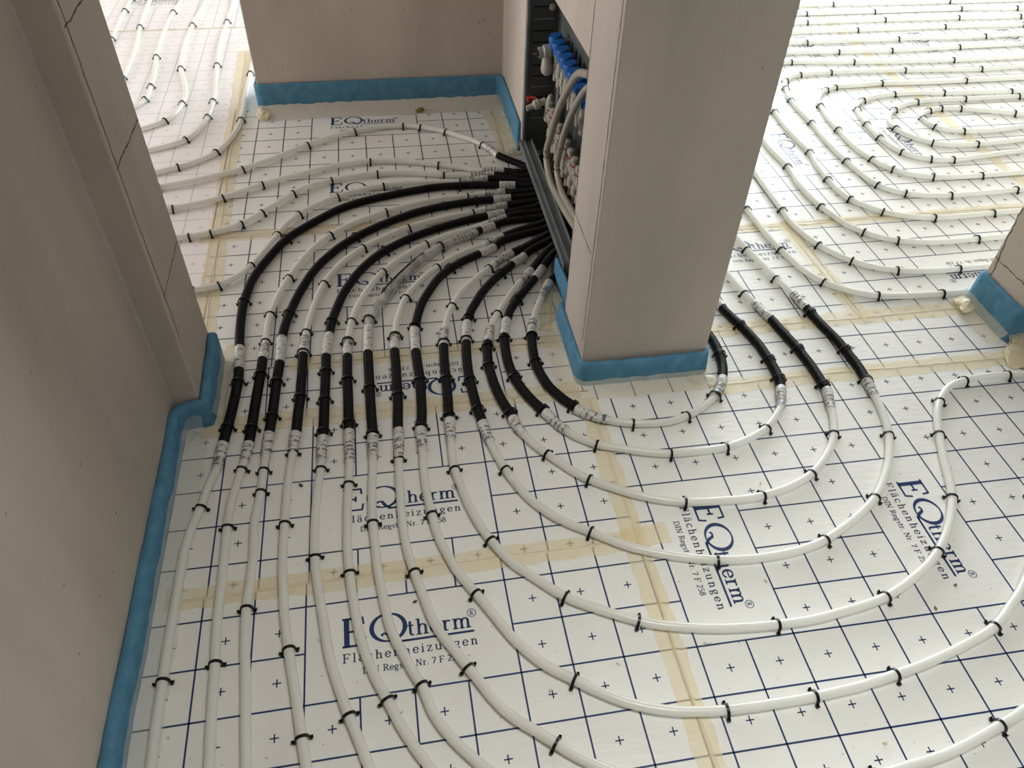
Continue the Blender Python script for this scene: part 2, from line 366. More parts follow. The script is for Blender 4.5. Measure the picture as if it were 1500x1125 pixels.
tape_band((.78,1.324),(1.69,1.324),.055,5)
tape_band((.74,1.541),(1.66,1.546),.060,6)
tape_band((.80,2.03),(3.4,2.055),.050,7)
tape_band((1.297,2.05),(1.328,1.52),.055,8,z=.0010)
tape_band((2.33,4.6),(2.303,2.06),.050,9,fold=False)
tape_band((1.60,3.045),(3.4,3.085),.045,10)
tape_band((-.58,3.70),(-.53,1.62),.062,11)
tape_band((-.60,2.182),(.20,2.205),.052,12)
tape_band((.44,2.98),(.475,2.60),.075,13)
tape_band((.41,1.60),(.50,2.02),.060,14)
tape_band((-4,3.992),(-.6,3.996),.012,15,fold=True)
tape_band((.43,.896),(.535,.905),.055,17,z=.0011,fold=False)
tape_band((-.47,1.32),(-.44,1.66),.060,16,z=.0011)

# ---------------------------------------------------------------- walls
def prism(name,poly,z0,z1,m,parent=None):
    n=len(poly); vs=[(x,y,z0) for x,y in poly]+[(x,y,z1) for x,y in poly]
    fs=[tuple(range(n-1,-1,-1)),tuple(range(n,2*n))]+[(i,(i+1)%n,n+(i+1)%n,n+i) for i in range(n)]
    o=obj(name,mesh(name,vs,fs,m),parent); return o
H=2.5
WB=.006
def struct(o): o['kind']='structure'; return o
def bevel(o,w=.004):
    md=o.modifiers.new('edge','BEVEL'); md.width=w; md.segments=2; md.limit_method='ANGLE'; return o
wl=struct(bevel(prism('wall_left',[(-4.5,-2.5),(-.555,-2.5),(-.555,1.385),(-.49,1.385),(-.49,1.61),(-4.5,1.61)],0,H,'wall')))
wb=struct(bevel(prism('wall_back',[(-.465,3.075),(.505,3.075),(.505,2.627),(.76,2.627),(.76,3.30),(-.465,3.30)],0,H,'wall')))
wc=struct(bevel(prism('wall_center',[(.45,1.40),(.785,1.40),(.785,1.61),(.76,1.61),(.76,1.64),(.505,1.64),(.505,1.61),(.45,1.61)],0,H,'wall')))
struct(prism('wall_niche',[(.625,1.64),(.76,1.64),(.76,2.627),(.625,2.627)],0,.675,'wall'))
struct(prism('wall_lintel',[(.505,1.64),(.76,1.64),(.76,2.627),(.505,2.627)],.675,H,'wall'))
wr=struct(bevel(prism('wall_right',[(1.692,1.40),(5,1.40),(5,1.575),(1.692,1.575)],0,H,'wall')))
# outer shell with window openings
def wall_with_hole(name,axis,c0,c1,a0,a1,h0,h1,z0,z1,m='wall'):
    b=MB()
    def bx(u0,u1,w0,w1):
        if u1-u0<1e-4 or w1-w0<1e-4: return
        if axis=='x': b.box(c0,c1,u0,u1,w0,w1)
        else: b.box(u0,u1,c0,c1,w0,w1)
    bx(a0,h0,0,H); bx(h1,a1,0,H); bx(h0,h1,0,z0); bx(h0,h1,z1,H)
    return struct(obj(name,b.me(name,m)))
wall_with_hole('wall_far_side','y',7.0,7.2,-4.5,5,1.2,4.6,.2,2.3)
wall_with_hole('wall_west','x',-4.7,-4.5,1.61,7,2.3,4.9,.5,2.2)
wall_with_hole('wall_east','x',4.0,4.2,-2.5,1.40,-1.6,.4,.75,2.15)
struct(obj('wall_east_room',MB().box(5,5.2,1.40,7,0,H).me('wall_east_room','wall')))
struct(obj('wall_south',MB().box(-.555,4,-2.7,-2.5,0,H).me('wall_south','wall')))
struct(obj('ceiling',MB().box(-4.7,5.2,-2.7,7.2,H,H+.1).me('ceiling','ceiling')))
def window(n,axis,c,a0,a1,z0,z1):
    r=empty('window_%d'%n); r['kind']='structure'; f=MB(); t=.05
    def bx(mb,u0,u1,w0,w1,d):
        if axis=='x': mb.box(c-d,c+d,u0,u1,w0,w1)
        else: mb.box(u0,u1,c-d,c+d,w0,w1)
    bx(f,a0,a1,z0,z0+t,.03); bx(f,a0,a1,z1-t,z1,.03); bx(f,a0,a0+t,z0+t,z1-t,.03); bx(f,a1-t,a1,z0+t,z1-t,.03); mid=(a0+a1)/2; bx(f,mid-t/2,mid+t/2,z0+t,z1-t,.03)
    obj('window_frame',f.me('window_frame','win_frame'),r)
    for u0,u1 in ((a0+t,mid-t/2),(mid+t/2,a1-t)):
        g=MB(); bx(g,u0,u1,z0+t,z1-t,.004); obj('pane',g.me('pane','glass'),r)
window(1,'y',7.1,1.2,4.6,.2,2.3); window(2,'x',-4.6,2.3,4.9,.5,2.2); window(3,'x',4.1,-1.6,.4,.75,2.15)
# block joints and hairline cracks, slightly proud dark lines in the plaster
def crack(pts,w,parent,seed=0,jag=.002,axis='x',out=-.0006):
    """pts on a plane x=const: list of (x,y,z)"""
    rnd=random.Random(seed); P=[Vector(p) for p in pts]; P=resample(P,.012); vs=[];fs=[]
    for i,p in enumerate(P):
        t=(P[min(i+1,len(P)-1)]-P[max(i-1,0)]).normalized(); nrm=Vector((1,0,0)) if axis=='x' else Vector((0,1,0)); s=t.cross(nrm)
        c=p+s*rnd.uniform(-jag,jag)+nrm*out; ww=w*rnd.uniform(.5,1.2)/2
        vs+=[tuple(c-s*ww),tuple(c+s*ww)]
    for i in range(len(P)-1): fs.append((2*i,2*i+1,2*i+3,2*i+2))
    return obj('joint_line',mesh('joint_line',vs,fs,'joint'),parent)
crack([(.45,1.43,.375),(.45,1.605,.379)],.003,wc,1)
crack([(.45,1.415,1.05),(.45,1.60,1.06)],.003,wc,2)
crack([(.45,1.418,.12),(.45,1.414,.5),(.45,1.42,1.2)],.0028,wc,3,.0015)
crack([(.785-.0006-.3345+0,1.605,.1),(.45,1.603,.6),(.45,1.606,1.2)],.0025,wc,4,.001)
crack([(1.692,1.42,.162),(1.692,1.57,.161)],.0028,wr,5)
crack([(1.692,1.552,.11),(1.692,1.558,.16),(1.692,1.566,.22),(1.692,1.572,.32)],.0035,wr,6,.003)
crack([(-.49,1.39,.67),(-.49,1.605,.666)],.003,wl,7,.002,'x',.0006)
crack([(-.49,1.39,.922),(-.49,1.605,.926)],.003,wl,8,.002,'x',.0006)
crack([(-.49,1.402,.25),(-.49,1.398,.6),(-.49,1.404,1.1)],.0028,wl,9,.002,'x',.0006)
crack([(-.49,1.39,.37),(-.49,1.60,.375)],.0022,wl,10,.002,'x',.0006)

# ---------------------------------------------------------------- blue foam edge strips
def strip(name,path,h,thick,label,lean=0.0,seed=0,closed_top=True,hfun=None):
    """path: outer foot line on the floor, wall side on its left"""
    P=resample([Vector((*p,0)) for p in path],.02); rnd=random.Random(seed); vs=[];fs=[]; N=len(P); a=0
    for i,p in enumerate(P):
        t=(P[min(i+1,N-1)]-P[max(i-1,0)]).normalized(); n=Vector((-t.y,t.x,0))
        a=a*.8+rnd.uniform(-.0012,.0012); hh=(hfun(i/(N-1)) if hfun else h)+rnd.uniform(-.0008,.0008)
        o=p+n*a
        prof=[(o,0.0),(o+n*lean*.5,hh*.5),(o+n*lean*.92,hh*.93),(o+n*(lean+thick*.25),hh),(o+n*(lean+thick*.8),hh),(o+n*(lean+thick),hh*.96),(o+n*(lean+thick),0.0)]
        vs+=[(q.x,q.y,z) for q,z in prof]
    K=7
    for i in range(N-1):
        for k in range(K-1): j=i*K+k; fs.append((j,j+K,j+K+1,j+1))
    fs.append(tuple(range(K))); fs.append(tuple((N-1)*K+k for k in range(K-1,-1,-1)))
    o=obj(name,mesh(name,vs,fs,'foam',True)); tag(o,label,'edge strip','blue foam strips along the wall feet'); return o
def rcorner(pts,r=.015):
    """round the corners of a 2d polyline"""
    out=[pts[0]]
    for a,b,c in zip(pts,pts[1:],pts[2:]):
        A,Bv,C=Vector(a),Vector(b),Vector(c); u=(A-Bv).normalized()*r; v=(C-Bv).normalized()*r
        p0,p2=Bv+u,Bv+v
        for k in range(5):
            t=k/4; q=p0*(1-t)**2+Bv*(2*t*(1-t))+p2*t*t; out.append((q.x,q.y))
    out.append(pts[-1]); return out
strip('edge_strip',rcorner([(-.531,-1.2),(-.533,1.358),(-.466,1.358),(-.468,1.60)],.018),.072,.022,'long blue foam strip along the grey wall with a stepped pillar',0,1,hfun=lambda u:.068 if u<.86 else .068+.03*(u-.86)/.14)
strip('edge_strip',rcorner([(-.478,3.28),(-.478,3.062),(.494,3.062),(.494,2.64)],.016),.112,.011,'blue foam strip along the back wall behind the printed sheets',0,2)
strip('edge_strip',rcorner([(.434,1.64),(.434,1.372),(.800,1.372),(.800,1.62)],.03),.070,.013,'blue foam strip wrapped round the foot of the middle column',.006,3)
strip('edge_strip',[(.470,1.84),(.476,1.70),(.488,1.66)],.078,.011,'short blue foam strip end below the cabinet rail',0,4)
strip('edge_strip',rcorner([(1.80,1.590),(1.676,1.590),(1.676,1.386),(3.9,1.386)],.014),.108,.013,'bright blue foam strip round the doorway wall end at far right',.004,5)
# milky foil skirts and taped corners at the strips
def skirt(path,h,w,m,seed,lift=.001):
    P=resample([Vector((*p,0)) for p in path],.018); rnd=random.Random(seed); vs=[];fs=[]; N=len(P); K=7; ww=w;a=0
    for i,p in enumerate(P):
        t=(P[min(i+1,N-1)]-P[max(i-1,0)]).normalized(); n=Vector((t.y,-t.x,0)); a=a*.7+rnd.uniform(-.003,.003); hh=h+rnd.uniform(-.003,.003)
        for k in range(K):
            u=k/(K-1); q=p+n*(.002+(w+a)*u); z=hh*(1-u)**2.3+lift+rnd.uniform(0,.0008)
            vs.append((q.x,q.y,z))
    for i in range(N-1):
        for k in range(K-1): j=i*K+k; fs.append((j,j+1,j+K+1,j+K))
    return obj('foil_skirt',mesh('foil_skirt',vs,fs,m,True),floor)
skirt([(-.545,-1.2),(-.545,1.34)],.030,.062,'skirt',1)
skirt([(-.545,1.30),(-.545,1.362),(-.49,1.362)],.042,.045,'skirt',2)
skirt([(-.470,1.37),(-.470,1.60)],.040,.045,'skirt',3)
skirt([(-.478,3.062),(.494,3.062)],.030,.070,'skirt_cream',4)
skirt([(.494,3.05),(.494,2.64)],.020,.055,'skirt_tape',5)
skirt(rcorner([(.434,1.62),(.434,1.372),(.800,1.372)],.03),.020,.050,'skirt_tape',6)
skirt([(.800,1.372),(.800,1.52)],.030,.050,'skirt',7)
skirt([(1.676,1.590),(1.676,1.386)],.035,.055,'skirt_tape',8)
skirt([(1.676,1.386),(2.6,1.386)],.030,.055,'skirt_tape',9)

# ---------------------------------------------------------------- heating pipes
# label, short phrase, end that clips are counted from, points, [index, section kind], clip spots, group
PIPES=[
  ["milky heating pipe arching closest to the back wall, then into the left room","the pipe passing closest to the back wall","cabinet",[[0.58,2.5,0.125],[0.572,2.5,0.08],[0.553,2.5,0.034],[0.505,2.5,0.014],[0.4712,2.5323,0.0125],[0.4363,2.5668,0.0125],[0.4127,2.5953,0.0125],[0.399,2.623,0.0125],[0.3832,2.6566,0.0125],[0.3393,2.7156,0.0125],[0.2872,2.76,0.0125],[0.2342,2.8051,0.0125],[0.1484,2.8487,0.0125],[0.0837,2.8672,0.0125],[-0.0109,2.8658,0.0125],[-0.1026,2.8415,0.0125],[-0.1924,2.8012,0.0125],[-0.277,2.7509,0.0125],[-0.398,2.6606,0.0125],[-0.498,2.5977,0.0125],[-0.6441,2.5384,0.0125],[-0.767,2.5023,0.0125],[-0.8789,2.4752,0.0125]],[[0,"b"],[6,"p"],[8,"t"]],[[0.3632,2.6803],[0.2362,2.7992],[0.1453,2.8433],[0.0833,2.8614],[-0.1051,2.8418],[-0.277,2.7509],[-0.498,2.5977],[-0.767,2.5023]],"fan of pipes from the wall cabinet"],
  ["milky heating pipe, second from the back wall, heading into the left room","the second pipe from the back wall","cabinet",[[0.58,2.466470588235294,0.125],[0.572,2.466470588235294,0.08],[0.553,2.466470588235294,0.034],[0.505,2.466470588235294,0.014],[0.45,2.4651,0.0125],[0.415,2.4789,0.0125],[0.3784,2.4831,0.0125],[0.3395,2.4875,0.0125],[0.2671,2.5204,0.0125],[0.1911,2.5489,0.0125],[0.0635,2.5885,0.0125],[-0.0536,2.6017,0.0125],[-0.1558,2.5883,0.0125],[-0.2536,2.5553,0.0125],[-0.344,2.5179,0.0125],[-0.425,2.4807,0.0125],[-0.5474,2.4098,0.0125],[-0.6254,2.3801,0.0125],[-0.7048,2.3599,0.0125],[-0.8315,2.3295,0.0125]],[[0,"b"],[5,"p"],[7,"t"]],[[0.1911,2.5489],[-0.0536,2.6017],[-0.425,2.4807],[-0.5474,2.4098],[-0.7048,2.3599]],"fan of pipes from the wall cabinet"],
  ["milky heating pipe, third from the back wall, heading into the left room","the third pipe from the back wall","cabinet",[[0.58,2.4329411764705884,0.125],[0.572,2.4329411764705884,0.08],[0.553,2.4329411764705884,0.034],[0.505,2.4329411764705884,0.014],[0.4162,2.4399,0.0125],[0.3742,2.4544,0.0125],[0.3374,2.4538,0.0125],[0.2965,2.4585,0.0125],[0.2033,2.474,0.0125],[0.0823,2.5024,0.0125],[-0.0303,2.5104,0.0125],[-0.121,2.5017,0.0125],[-0.1917,2.4815,0.0125],[-0.261,2.4525,0.0125],[-0.3192,2.4095,0.0125],[-0.3704,2.3499,0.0125],[-0.4136,2.3,0.0125],[-0.4758,2.238,0.0125],[-0.522,2.2119,0.0125],[-0.5644,2.1975,0.0125],[-0.6271,2.1859,0.0125],[-0.7454,2.1852,0.0125]],[[0,"b"],[5,"p"],[7,"t"]],[[0.2033,2.474],[-0.0303,2.5104],[-0.1917,2.4815],[-0.3214,2.4098],[-0.4136,2.3],[-0.4758,2.238],[-0.5644,2.1975],[-0.6271,2.1859]],"fan of pipes from the wall cabinet"],
  ["milky heating pipe, fourth from the back wall, brushing the outermost black arc","the fourth pipe from the back wall","cabinet",[[0.58,2.3994117647058824,0.125],[0.572,2.3994117647058824,0.08],[0.553,2.3994117647058824,0.034],[0.505,2.3994117647058824,0.014],[0.4013,2.4225,0.0125],[0.3461,2.4289,0.0125],[0.3114,2.4234,0.0125],[0.2507,2.421,0.0125],[0.1248,2.4308,0.0125],[0.0536,2.4298,0.0125],[-0.0127,2.4236,0.0125],[-0.0995,2.4018,0.0125],[-0.171,2.3699,0.0125],[-0.2384,2.3256,0.0125],[-0.2946,2.2732,0.0125],[-0.3317,2.2205,0.0125],[-0.3568,2.1644,0.0125],[-0.3917,2.0817,0.0125],[-0.4269,2.0034,0.0125],[-0.468,1.95,0.0125],[-0.5115,1.9188,0.0125],[-0.5504,1.9074,0.0125],[-0.582,1.9017,0.0125],[-0.6626,1.8991,0.0125]],[[0,"b"],[5,"p"],[7,"t"]],[[0.2507,2.421],[-0.0127,2.4236],[-0.171,2.3699],[-0.2946,2.2732],[-0.3568,2.1644],[-0.4269,2.0034],[-0.5115,1.9188],[-0.582,1.9017]],"fan of pipes from the wall cabinet"],
  ["heating pipe in the outermost long black sleeve arc, nearest the grey pillar","the outermost black pipe arc","cabinet",[[0.58,2.3658823529411763,0.125],[0.572,2.3658823529411763,0.08],[0.553,2.3658823529411763,0.034],[0.505,2.3658823529411763,0.014],[0.4661,2.3726,0.0125],[0.4376,2.3759,0.0125],[0.3901,2.3814,0.0125],[0.3119,2.3905,0.0125],[0.2476,2.3933,0.0125],[0.169,2.3932,0.0125],[0.0902,2.3796,0.0125],[0.0145,2.3614,0.0125],[-0.0507,2.3425,0.0125],[-0.1127,2.3193,0.0125],[-0.1736,2.2838,0.0125],[-0.2604,2.2079,0.0125],[-0.306,2.1621,0.0125],[-0.3418,2.1128,0.0125],[-0.3662,2.0638,0.0125],[-0.3895,2.0128,0.0125],[-0.4067,1.9696,0.0125],[-0.4209,1.9205,0.0125],[-0.4289,1.8723,0.0125],[-0.4347,1.8253,0.0125],[-0.4361,1.773,0.0125],[-0.4354,1.7193,0.0125],[-0.4332,1.67,0.0125],[-0.4294,1.6249,0.0125],[-0.4276,1.5813,0.0125],[-0.4247,1.5466,0.0125],[-0.4227,1.5027,0.0125],[-0.425,1.451,0.0125],[-0.4287,1.399,0.0125],[-0.4326,1.3535,0.0125],[-0.4368,1.3139,0.0125],[-0.4401,1.284,0.0125],[-0.4437,1.2424,0.0125],[-0.4456,1.216,0.0125],[-0.4595,1.1643,0.0125],[-0.469,1.1068,0.0125],[-0.4803,1.0595,0.0125],[-0.4878,1.0084,0.0125],[-0.4902,0.9348,0.0125],[-0.4903,0.8684,0.0125],[-0.4913,0.7864,0.0125],[-0.4905,0.714,0.0125],[-0.4895,0.6381,0.0125],[-0.4867,0.5629,0.0125],[-0.4826,0.5034,0.0125]],[[0,"b"],[5,"p"],[6,"b"],[27,"p"],[29,"b"],[35,"p"],[37,"t"]],[[0.2476,2.3933],[-0.3281,2.1339],[-0.4347,1.8253],[-0.4236,1.4928],[-0.4339,1.3334],[-0.469,1.1068],[-0.4905,0.714]],"fan of pipes from the wall cabinet"],
  ["milky heating pipe running just inside the outermost black arc","the milky pipe inside the outermost black arc","cabinet",[[0.58,2.3323529411764707,0.125],[0.572,2.3323529411764707,0.08],[0.553,2.3323529411764707,0.034],[0.505,2.3323529411764707,0.014],[0.4222,2.3271,0.0125],[0.3948,2.3348,0.0125],[0.3654,2.3292,0.0125],[0.3274,2.3292,0.0125],[0.2676,2.3227,0.0125],[0.1849,2.3147,0.0125],[0.0908,2.2951,0.0125],[-0.0136,2.2563,0.0125],[-0.1105,2.2059,0.0125],[-0.1931,2.1405,0.0125],[-0.263,2.0437,0.0125],[-0.3137,1.927,0.0125],[-0.3393,1.8479,0.0125],[-0.3575,1.7628,0.0125],[-0.363,1.6981,0.0125],[-0.3639,1.6524,0.0125],[-0.3644,1.63,0.0125],[-0.3665,1.5784,0.0125],[-0.3687,1.5056,0.0125],[-0.3719,1.451,0.0125],[-0.3739,1.4079,0.0125],[-0.3764,1.3502,0.0125],[-0.3789,1.2971,0.0125],[-0.3804,1.2757,0.0125],[-0.3841,1.2423,0.0125],[-0.386,1.228,0.0125],[-0.3902,1.204,0.0125],[-0.3981,1.1555,0.0125],[-0.4052,1.1032,0.0125],[-0.4071,1.0453,0.0125],[-0.4058,0.9729,0.0125],[-0.4054,0.8862,0.0125],[-0.4048,0.8159,0.0125],[-0.4002,0.7345,0.0125],[-0.3966,0.6542,0.0125],[-0.3931,0.5891,0.0125],[-0.389,0.5313,0.0125]],[[0,"b"],[5,"p"],[7,"t"],[20,"p"],[21,"b"],[27,"p"],[29,"t"]],[[0.2676,2.3227],[-0.0136,2.2563],[-0.1931,2.1405],[-0.3137,1.927],[-0.3575,1.7628],[-0.3636,1.6467],[-0.3694,1.5159],[-0.3778,1.3256],[-0.3905,1.2082],[-0.4071,1.0453],[-0.4002,0.7345]],"fan of pipes from the wall cabinet"],
  ["heating pipe in the second long black sleeve arc from outside","the second black pipe arc","cabinet",[[0.58,2.2988235294117647,0.125],[0.572,2.2988235294117647,0.08],[0.553,2.2988235294117647,0.034],[0.505,2.2988235294117647,0.014],[0.4404,2.2934,0.0125],[0.4071,2.2929,0.0125],[0.3548,2.2902,0.0125],[0.2983,2.2881,0.0125],[0.2037,2.2731,0.0125],[0.1333,2.2557,0.0125],[0.0797,2.2367,0.0125],[0.0173,2.2068,0.0125],[-0.0394,2.1731,0.0125],[-0.0838,2.1427,0.0125],[-0.121,2.1123,0.0125],[-0.1595,2.0752,0.0125],[-0.1887,2.0381,0.0125],[-0.2212,1.9917,0.0125],[-0.2467,1.9424,0.0125],[-0.2654,1.894,0.0125],[-0.2816,1.8469,0.0125],[-0.2953,1.7978,0.0125],[-0.3066,1.7501,0.0125],[-0.3157,1.7006,0.0125],[-0.3207,1.6495,0.0125],[-0.3218,1.5968,0.0125],[-0.3218,1.5591,0.0125],[-0.3265,1.4796,0.0125],[-0.3285,1.4208,0.0125],[-0.3307,1.3691,0.0125],[-0.3332,1.3261,0.0125],[-0.3349,1.2997,0.0125],[-0.3374,1.2611,0.0125],[-0.339,1.2359,0.0125],[-0.3408,1.191,0.0125],[-0.343,1.1302,0.0125],[-0.3474,1.0856,0.0125],[-0.3504,1.046,0.0125],[-0.3475,0.9643,0.0125],[-0.3495,0.8982,0.0125],[-0.3518,0.8418,0.0125],[-0.3485,0.7649,0.0125],[-0.3412,0.6875,0.0125],[-0.3351,0.6084,0.0125],[-0.3282,0.5328,0.0125]],[[0,"b"],[5,"p"],[6,"b"],[24,"p"],[26,"b"],[31,"p"],[33,"t"]],[[0.2937,2.2886],[-0.1166,2.1195],[-0.3034,1.7618],[-0.3266,1.4821],[-0.3317,1.3577],[-0.3408,1.191],[-0.343,1.1302],[-0.3518,0.8418]],"fan of pipes from the wall cabinet"],
  ["milky heating pipe running just inside the second black arc","the milky pipe inside the second black arc","cabinet",[[0.58,2.2652941176470587,0.125],[0.572,2.2652941176470587,0.08],[0.553,2.2652941176470587,0.034],[0.505,2.2652941176470587,0.014],[0.4146,2.2524,0.0125],[0.3857,2.2471,0.0125],[0.3495,2.2385,0.0125],[0.3136,2.2299,0.0125],[0.273,2.2178,0.0125],[0.1729,2.1963,0.0125],[0.056,2.1535,0.0125],[-0.0204,2.1115,0.0125],[-0.0926,2.0557,0.0125],[-0.1602,1.9804,0.0125],[-0.2102,1.887,0.0125],[-0.238,1.7841,0.0125],[-0.2547,1.6897,0.0125],[-0.2592,1.647,0.0125],[-0.2619,1.6108,0.0125],[-0.2629,1.5835,0.0125],[-0.2631,1.5248,0.0125],[-0.2647,1.4611,0.0125],[-0.2652,1.4194,0.0125],[-0.2685,1.3652,0.0125],[-0.2714,1.3041,0.0125],[-0.2727,1.2932,0.0125],[-0.2761,1.2546,0.0125],[-0.277,1.2377,0.0125],[-0.2814,1.1886,0.0125],[-0.2852,1.1336,0.0125],[-0.2862,1.0861,0.0125],[-0.287,1.035,0.0125],[-0.2873,0.9791,0.0125],[-0.2865,0.9306,0.0125],[-0.2826,0.8726,0.0125],[-0.2776,0.8173,0.0125],[-0.2668,0.7429,0.0125],[-0.2512,0.6546,0.0125],[-0.2381,0.5746,0.0125],[-0.2287,0.5229,0.0125],[-0.2174,0.462,0.0125]],[[0,"b"],[5,"p"],[7,"t"],[17,"p"],[19,"b"],[25,"p"],[27,"t"]],[[0.273,2.2178],[0.056,2.1535],[-0.0926,2.0557],[-0.2102,1.887],[-0.2562,1.6724],[-0.2628,1.5808],[-0.2652,1.4194],[-0.2772,1.242],[-0.287,1.035],[-0.2668,0.7429],[-0.2381,0.5746]],"fan of pipes from the wall cabinet"],
  ["heating pipe in the third long black sleeve arc from outside","the third black pipe arc","cabinet",[[0.58,2.231764705882353,0.125],[0.572,2.231764705882353,0.08],[0.553,2.231764705882353,0.034],[0.505,2.231764705882353,0.014],[0.3972,2.2029,0.0125],[0.3716,2.2017,0.0125],[0.3196,2.1911,0.0125],[0.261,2.1774,0.0125],[0.1909,2.1532,0.0125],[0.1218,2.1255,0.0125],[0.0538,2.0908,0.0125],[-0.002,2.052,0.0125],[-0.0502,2.0099,0.0125],[-0.0848,1.9674,0.0125],[-0.1123,1.9254,0.0125],[-0.1372,1.8743,0.0125],[-0.1574,1.8245,0.0125],[-0.1731,1.7695,0.0125],[-0.1864,1.7163,0.0125],[-0.1955,1.6471,0.0125],[-0.2007,1.6027,0.0125],[-0.2023,1.5699,0.0125],[-0.2035,1.4831,0.0125],[-0.2047,1.4159,0.0125],[-0.2059,1.3518,0.0125],[-0.2071,1.2996,0.0125],[-0.2084,1.2711,0.0125],[-0.2111,1.2263,0.0125],[-0.2109,1.2033,0.0125],[-0.2122,1.1808,0.0125],[-0.2176,1.1297,0.0125],[-0.2213,1.0767,0.0125],[-0.2232,1.0133,0.0125],[-0.2221,0.9443,0.0125],[-0.2172,0.8945,0.0125],[-0.2112,0.8512,0.0125],[-0.2013,0.7854,0.0125],[-0.1919,0.722,0.0125],[-0.1806,0.6787,0.0125],[-0.1697,0.6421,0.0125],[-0.1568,0.6016,0.0125],[-0.1443,0.5672,0.0125],[-0.1334,0.5364,0.0125],[-0.1228,0.5043,0.0125],[-0.1047,0.4444,0.0125]],[[0,"b"],[5,"p"],[6,"b"],[19,"p"],[21,"b"],[26,"p"],[28,"t"]],[[-0.0285,2.0292],[-0.1883,1.7105],[-0.2036,1.5038],[-0.2046,1.399],[-0.207,1.2951],[-0.2122,1.1808],[-0.2221,0.9443],[-0.1568,0.6016]],"fan of pipes from the wall cabinet"],
  ["milky heating pipe running just inside the third black arc","the milky pipe inside the third black arc","cabinet",[[0.58,2.198235294117647,0.125],[0.572,2.198235294117647,0.08],[0.553,2.198235294117647,0.034],[0.505,2.198235294117647,0.014],[0.4035,2.1853,0.0125],[0.371,2.1683,0.0125],[0.3445,2.1591,0.0125],[0.3133,2.1465,0.0125],[0.2539,2.1214,0.0125],[0.1733,2.0917,0.0125],[0.1048,2.0539,0.0125],[0.0305,1.9961,0.0125],[-0.0374,1.9229,0.0125],[-0.0825,1.8442,0.0125],[-0.1137,1.7743,0.0125],[-0.134,1.7034,0.0125],[-0.1423,1.6516,0.0125],[-0.1445,1.6233,0.0125],[-0.1468,1.5872,0.0125],[-0.1471,1.5625,0.0125],[-0.1482,1.4756,0.0125],[-0.1473,1.4081,0.0125],[-0.1469,1.3206,0.0125],[-0.1471,1.3002,0.0125],[-0.1474,1.2824,0.0125],[-0.1466,1.2257,0.0125],[-0.147,1.1942,0.0125],[-0.1495,1.1279,0.0125],[-0.1533,1.067,0.0125],[-0.154,1.0122,0.0125],[-0.1547,0.9598,0.0125],[-0.1514,0.8961,0.0125],[-0.1479,0.8573,0.0125],[-0.1432,0.8182,0.0125],[-0.1374,0.7759,0.0125],[-0.1294,0.7333,0.0125],[-0.1098,0.6706,0.0125],[-0.0883,0.6209,0.0125],[-0.0679,0.5733,0.0125],[-0.0478,0.5347,0.0125],[-0.029,0.5032,0.0125],[0.0079,0.4426,0.0125]],[[0,"b"],[5,"p"],[7,"t"],[17,"p"],[19,"b"],[24,"p"],[26,"t"]],[[0.1048,2.0539],[-0.0374,1.9229],[-0.134,1.7034],[-0.1446,1.6176],[-0.1483,1.4629],[-0.147,1.3115],[-0.1495,1.1279],[-0.1527,0.8979],[-0.0883,0.6209]],"fan of pipes from the wall cabinet"],
  ["heating pipe whose arc is wrapped in crinkled clear printed film","the pipe wrapped in clear film","cabinet",[[0.58,2.164705882352941,0.125],[0.572,2.164705882352941,0.08],[0.553,2.164705882352941,0.034],[0.505,2.164705882352941,0.014],[0.3655,2.1483,0.0125],[0.3264,2.1286,0.0125],[0.2885,2.1132,0.0125],[0.2689,2.0997,0.0125],[0.2425,2.0832,0.0125],[0.192,2.0623,0.0125],[0.1459,2.0337,0.0125],[0.0882,1.9817,0.0125],[0.0537,1.9394,0.0125],[0.0244,1.9012,0.0125],[-0.0042,1.8607,0.0125],[-0.0324,1.8149,0.0125],[-0.056,1.7668,0.0125],[-0.0708,1.7315,0.0125],[-0.0851,1.703,0.0125],[-0.0881,1.6677,0.0125],[-0.0922,1.5966,0.0125],[-0.0931,1.569,0.0125],[-0.093,1.515,0.0125],[-0.0927,1.4681,0.0125],[-0.0926,1.3692,0.0125],[-0.0914,1.3061,0.0125],[-0.0907,1.2789,0.0125],[-0.0914,1.2591,0.0125],[-0.0926,1.2245,0.0125],[-0.0935,1.2013,0.0125],[-0.0951,1.1561,0.0125],[-0.0982,1.1107,0.0125],[-0.1,1.0593,0.0125],[-0.1002,1.0115,0.0125],[-0.0985,0.9775,0.0125],[-0.0966,0.9513,0.0125],[-0.0944,0.9007,0.0125],[-0.0893,0.855,0.0125],[-0.0761,0.7652,0.0125],[-0.0661,0.7322,0.0125],[-0.0525,0.7009,0.0125],[-0.0394,0.6679,0.0125],[-0.0242,0.6367,0.0125],[-0.0077,0.5836,0.0125],[0.0161,0.5413,0.0125],[0.0546,0.4936,0.0125],[0.1108,0.4373,0.0125]],[[0,"b"],[5,"p"],[6,"b"],[7,"f"],[19,"p"],[21,"b"],[27,"p"],[29,"t"]],[[0.1459,2.0337],[-0.085,1.706],[-0.0941,1.4254],[-0.0912,1.2657],[-0.1002,1.0115],[-0.0242,0.6367]],"fan of pipes from the wall cabinet"],
